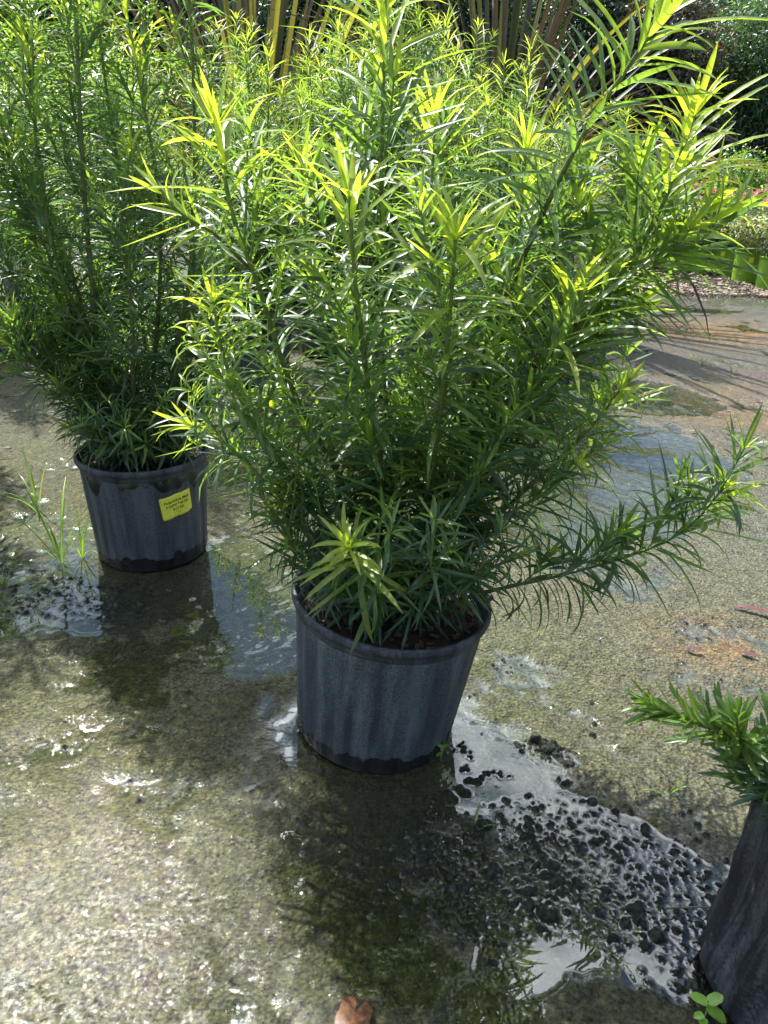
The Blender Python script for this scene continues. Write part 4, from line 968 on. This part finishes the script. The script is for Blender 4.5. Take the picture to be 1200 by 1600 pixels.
# ------------------------------------------------------------------ small things on the slab
def seedling(loc, scale, label, pairs, seed, col=(.20, .36, .06)):
    rs = np.random.default_rng(seed)
    t = thing('weed_seedling', label, 'weed', loc)
    P = spline([(0, 0, -.002), (.002 * scale, 0, .02 * scale), (.001, .002, .04 * scale)], 5)
    v, q, c = tube(P, .0009, .0006, (.12, .2, .04), (.2, .32, .07), 6); st = mesh_np('stem', v, q, MAT_BARK, t, attrs={'tone': c})
    for z, a, L, W, el in pairs:
        D = np.array([[math.cos(a) * math.cos(el), math.sin(a) * math.cos(el), math.sin(el)]]); Nn = np.array([[-math.cos(a) * math.sin(el), -math.sin(a) * math.sin(el), math.cos(el)]])
        V, Q, T = leaf_batch(np.array([[.001, .001, z * scale]]), D, Nn, np.array([L * scale]), np.array([W * scale]), np.array([.5]), np.array([col]) * rs.uniform(.85, 1.2), seg=8, fold=.15, blunt=False)
        mesh_np('leaf', V, Q, MAT_BROAD, t, attrs={'tone': T})
    return t
c = gnd(1094, 1600); seedling(c, .85, 'bright green round-leaved seedling at the foot of the black bag', [(.038, .35, .022, .014, .5), (.038, 2.8, .022, .014, .35), (.03, -.5, .026, .017, -.05), (.016, 3.4, .014, .010, .2), (.012, -2.0, .014, .011, .3)], 1)
c = gnd(688, 1186); seedling(c, .55, 'tiny green sprout against the right foot of the foreground pot', [(.038, .3, .022, .012, .5), (.038, 2.6, .022, .012, .5), (.026, 1.2, .02, .011, .8), (.02, -2.4, .02, .011, .2)], 2, (.12, .26, .05))
def grass(loc, n, L, W, label, seed, lean=.5, col=(.18, .30, .04), brown=0):
    rs = np.random.default_rng(seed); t = thing('grass_weed', label, 'weed', loc)
    a = rs.random(n) * 6.28; el = rs.uniform(.1, lean, n)
    D = np.stack([np.cos(a) * np.sin(el), np.sin(a) * np.sin(el), np.cos(el)], 1); Nn = np.stack([-np.cos(a) * np.cos(el), -np.sin(a) * np.cos(el), np.sin(el)], 1)
    V, Q, T = leaf_batch(np.stack([np.cos(a), np.sin(a), 0 * a], 1) * .004, D, Nn, L * rs.uniform(.5, 1.1, n), np.full(n, W), rs.uniform(.2, 1.1, n), np.array([col]) * rs.uniform(.6, 1.3, n)[:, None], seg=6)
    mesh_np('leaves', V, Q, MAT_BROAD, t, attrs={'tone': T})
    if brown:
        st = [tube(spline([(0, 0, .001), (rs.normal(0, .01), -.008 - rs.random() * .01, .003), (rs.normal(0, .015), -.03 - .012 * rs.random(), .002)], 4), .0006, .0003, (.08, .05, .03), (.06, .04, .02), 4) for _ in range(brown)]
        v, q, cc = join_parts(st); mesh_np('roots', v, q, MAT_BARK, t, attrs={'tone': cc})
    return t
grass(gnd(1040, 1243), 5, .045, .0022, 'uprooted grass sprig with brown roots on the gravelly slab, left of the black bag', 4, .8, brown=4)
grass(gnd(96, 880), 12, .20, .0042, 'grass tuft growing in the puddle left of the labelled pot', 5, .45)
grass(gnd(60, 800), 8, .16, .004, 'thin grass tuft at the left edge behind the labelled pot', 6, .5)
grass(gnd(128, 870), 6, .10, .0035, 'small grass tuft touching the left side of the labelled pot', 7, .6)
grass(gnd(1145, 585), 6, .06, .004, 'small grass sprig on the rusty part of the slab', 8, .8)
grass(gnd(1083, 560), 4, .05, .004, 'tiny sprig on the slab left of the rusty stain', 9, .8, (.2, .2, .05))
grass(gnd(740, 1300), 3, .04, .003, 'short green blade stranded on the lumps right of the foreground pot', 10, 1.2, (.10, .18, .03))
def flat_leaf(loc, L, W, rz, mat, label, curl=.7, lift=.004):
    V, Q, T = leaf_batch(np.array([[-L / 2, 0, lift]]), np.array([[1, 0, .12]]), np.array([[0, 0, 1.]]), np.array([L]), np.array([W]), np.array([curl]), np.array([[1, 1, 1.]]), seg=12, fold=.28)
    V = V + np.random.default_rng(3).normal(0, L * .006, V.shape)
    o = mesh_np('fallen_leaf', V, Q, mat, attrs={'tone': T}); o.location = loc; o.rotation_euler = (.1, 0, rz)
    md = o.modifiers.new('s', 'SOLIDIFY'); md.thickness = .0004
    return tag(o, label, 'leaf', 'fallen leaves on the slab')
c = gnd(552, 1600); flat_leaf(Vector((c.x, c.y, .008)), .062, .034, 1.35, MAT_DRYLEAF, 'orange brown dead leaf at the bottom edge of the picture')
c = gnd(1180, 962); flat_leaf(Vector((c.x, c.y, .008)), .085, .012, -.35, MAT_REDLEAF, 'long reddish fallen leaf on the pale slab near the right edge', .15)
c = gnd(1168, 1030); flat_leaf(Vector((c.x, c.y, .008)), .03, .010, -.4, MAT_REDLEAF, 'short reddish fallen leaf below the long red one', .2)
c = gnd(1083, 1022); flat_leaf(Vector((c.x, c.y, .008)), .03, .010, -.3, MAT_REDLEAF, 'small dull red leaf on the rusty patch above the broad-leaved shoot', .2)
c = gnd(1085, 678); flat_leaf(Vector((c.x, c.y, .006)), .03, .014, .2, MAT_TWIG, 'small dark leaf on the slab right of the blue puddle', .4)
c0, c1 = gnd(1035, 1428), gnd(1128, 1428)
v, q, cc = tube(spline([(c0.x, c0.y, .010), ((c0.x + c1.x) / 2, c0.y + .002, .012), (c1.x, c1.y, .011)], 6), .0014, .0006, (.2, .15, .1), (.2, .15, .1), 6)
tag(mesh_np('twig', v, q, MAT_TWIG, attrs={'tone': cc}), 'straight dry twig lying on the lumpy mud left of the black bag', 'twig')
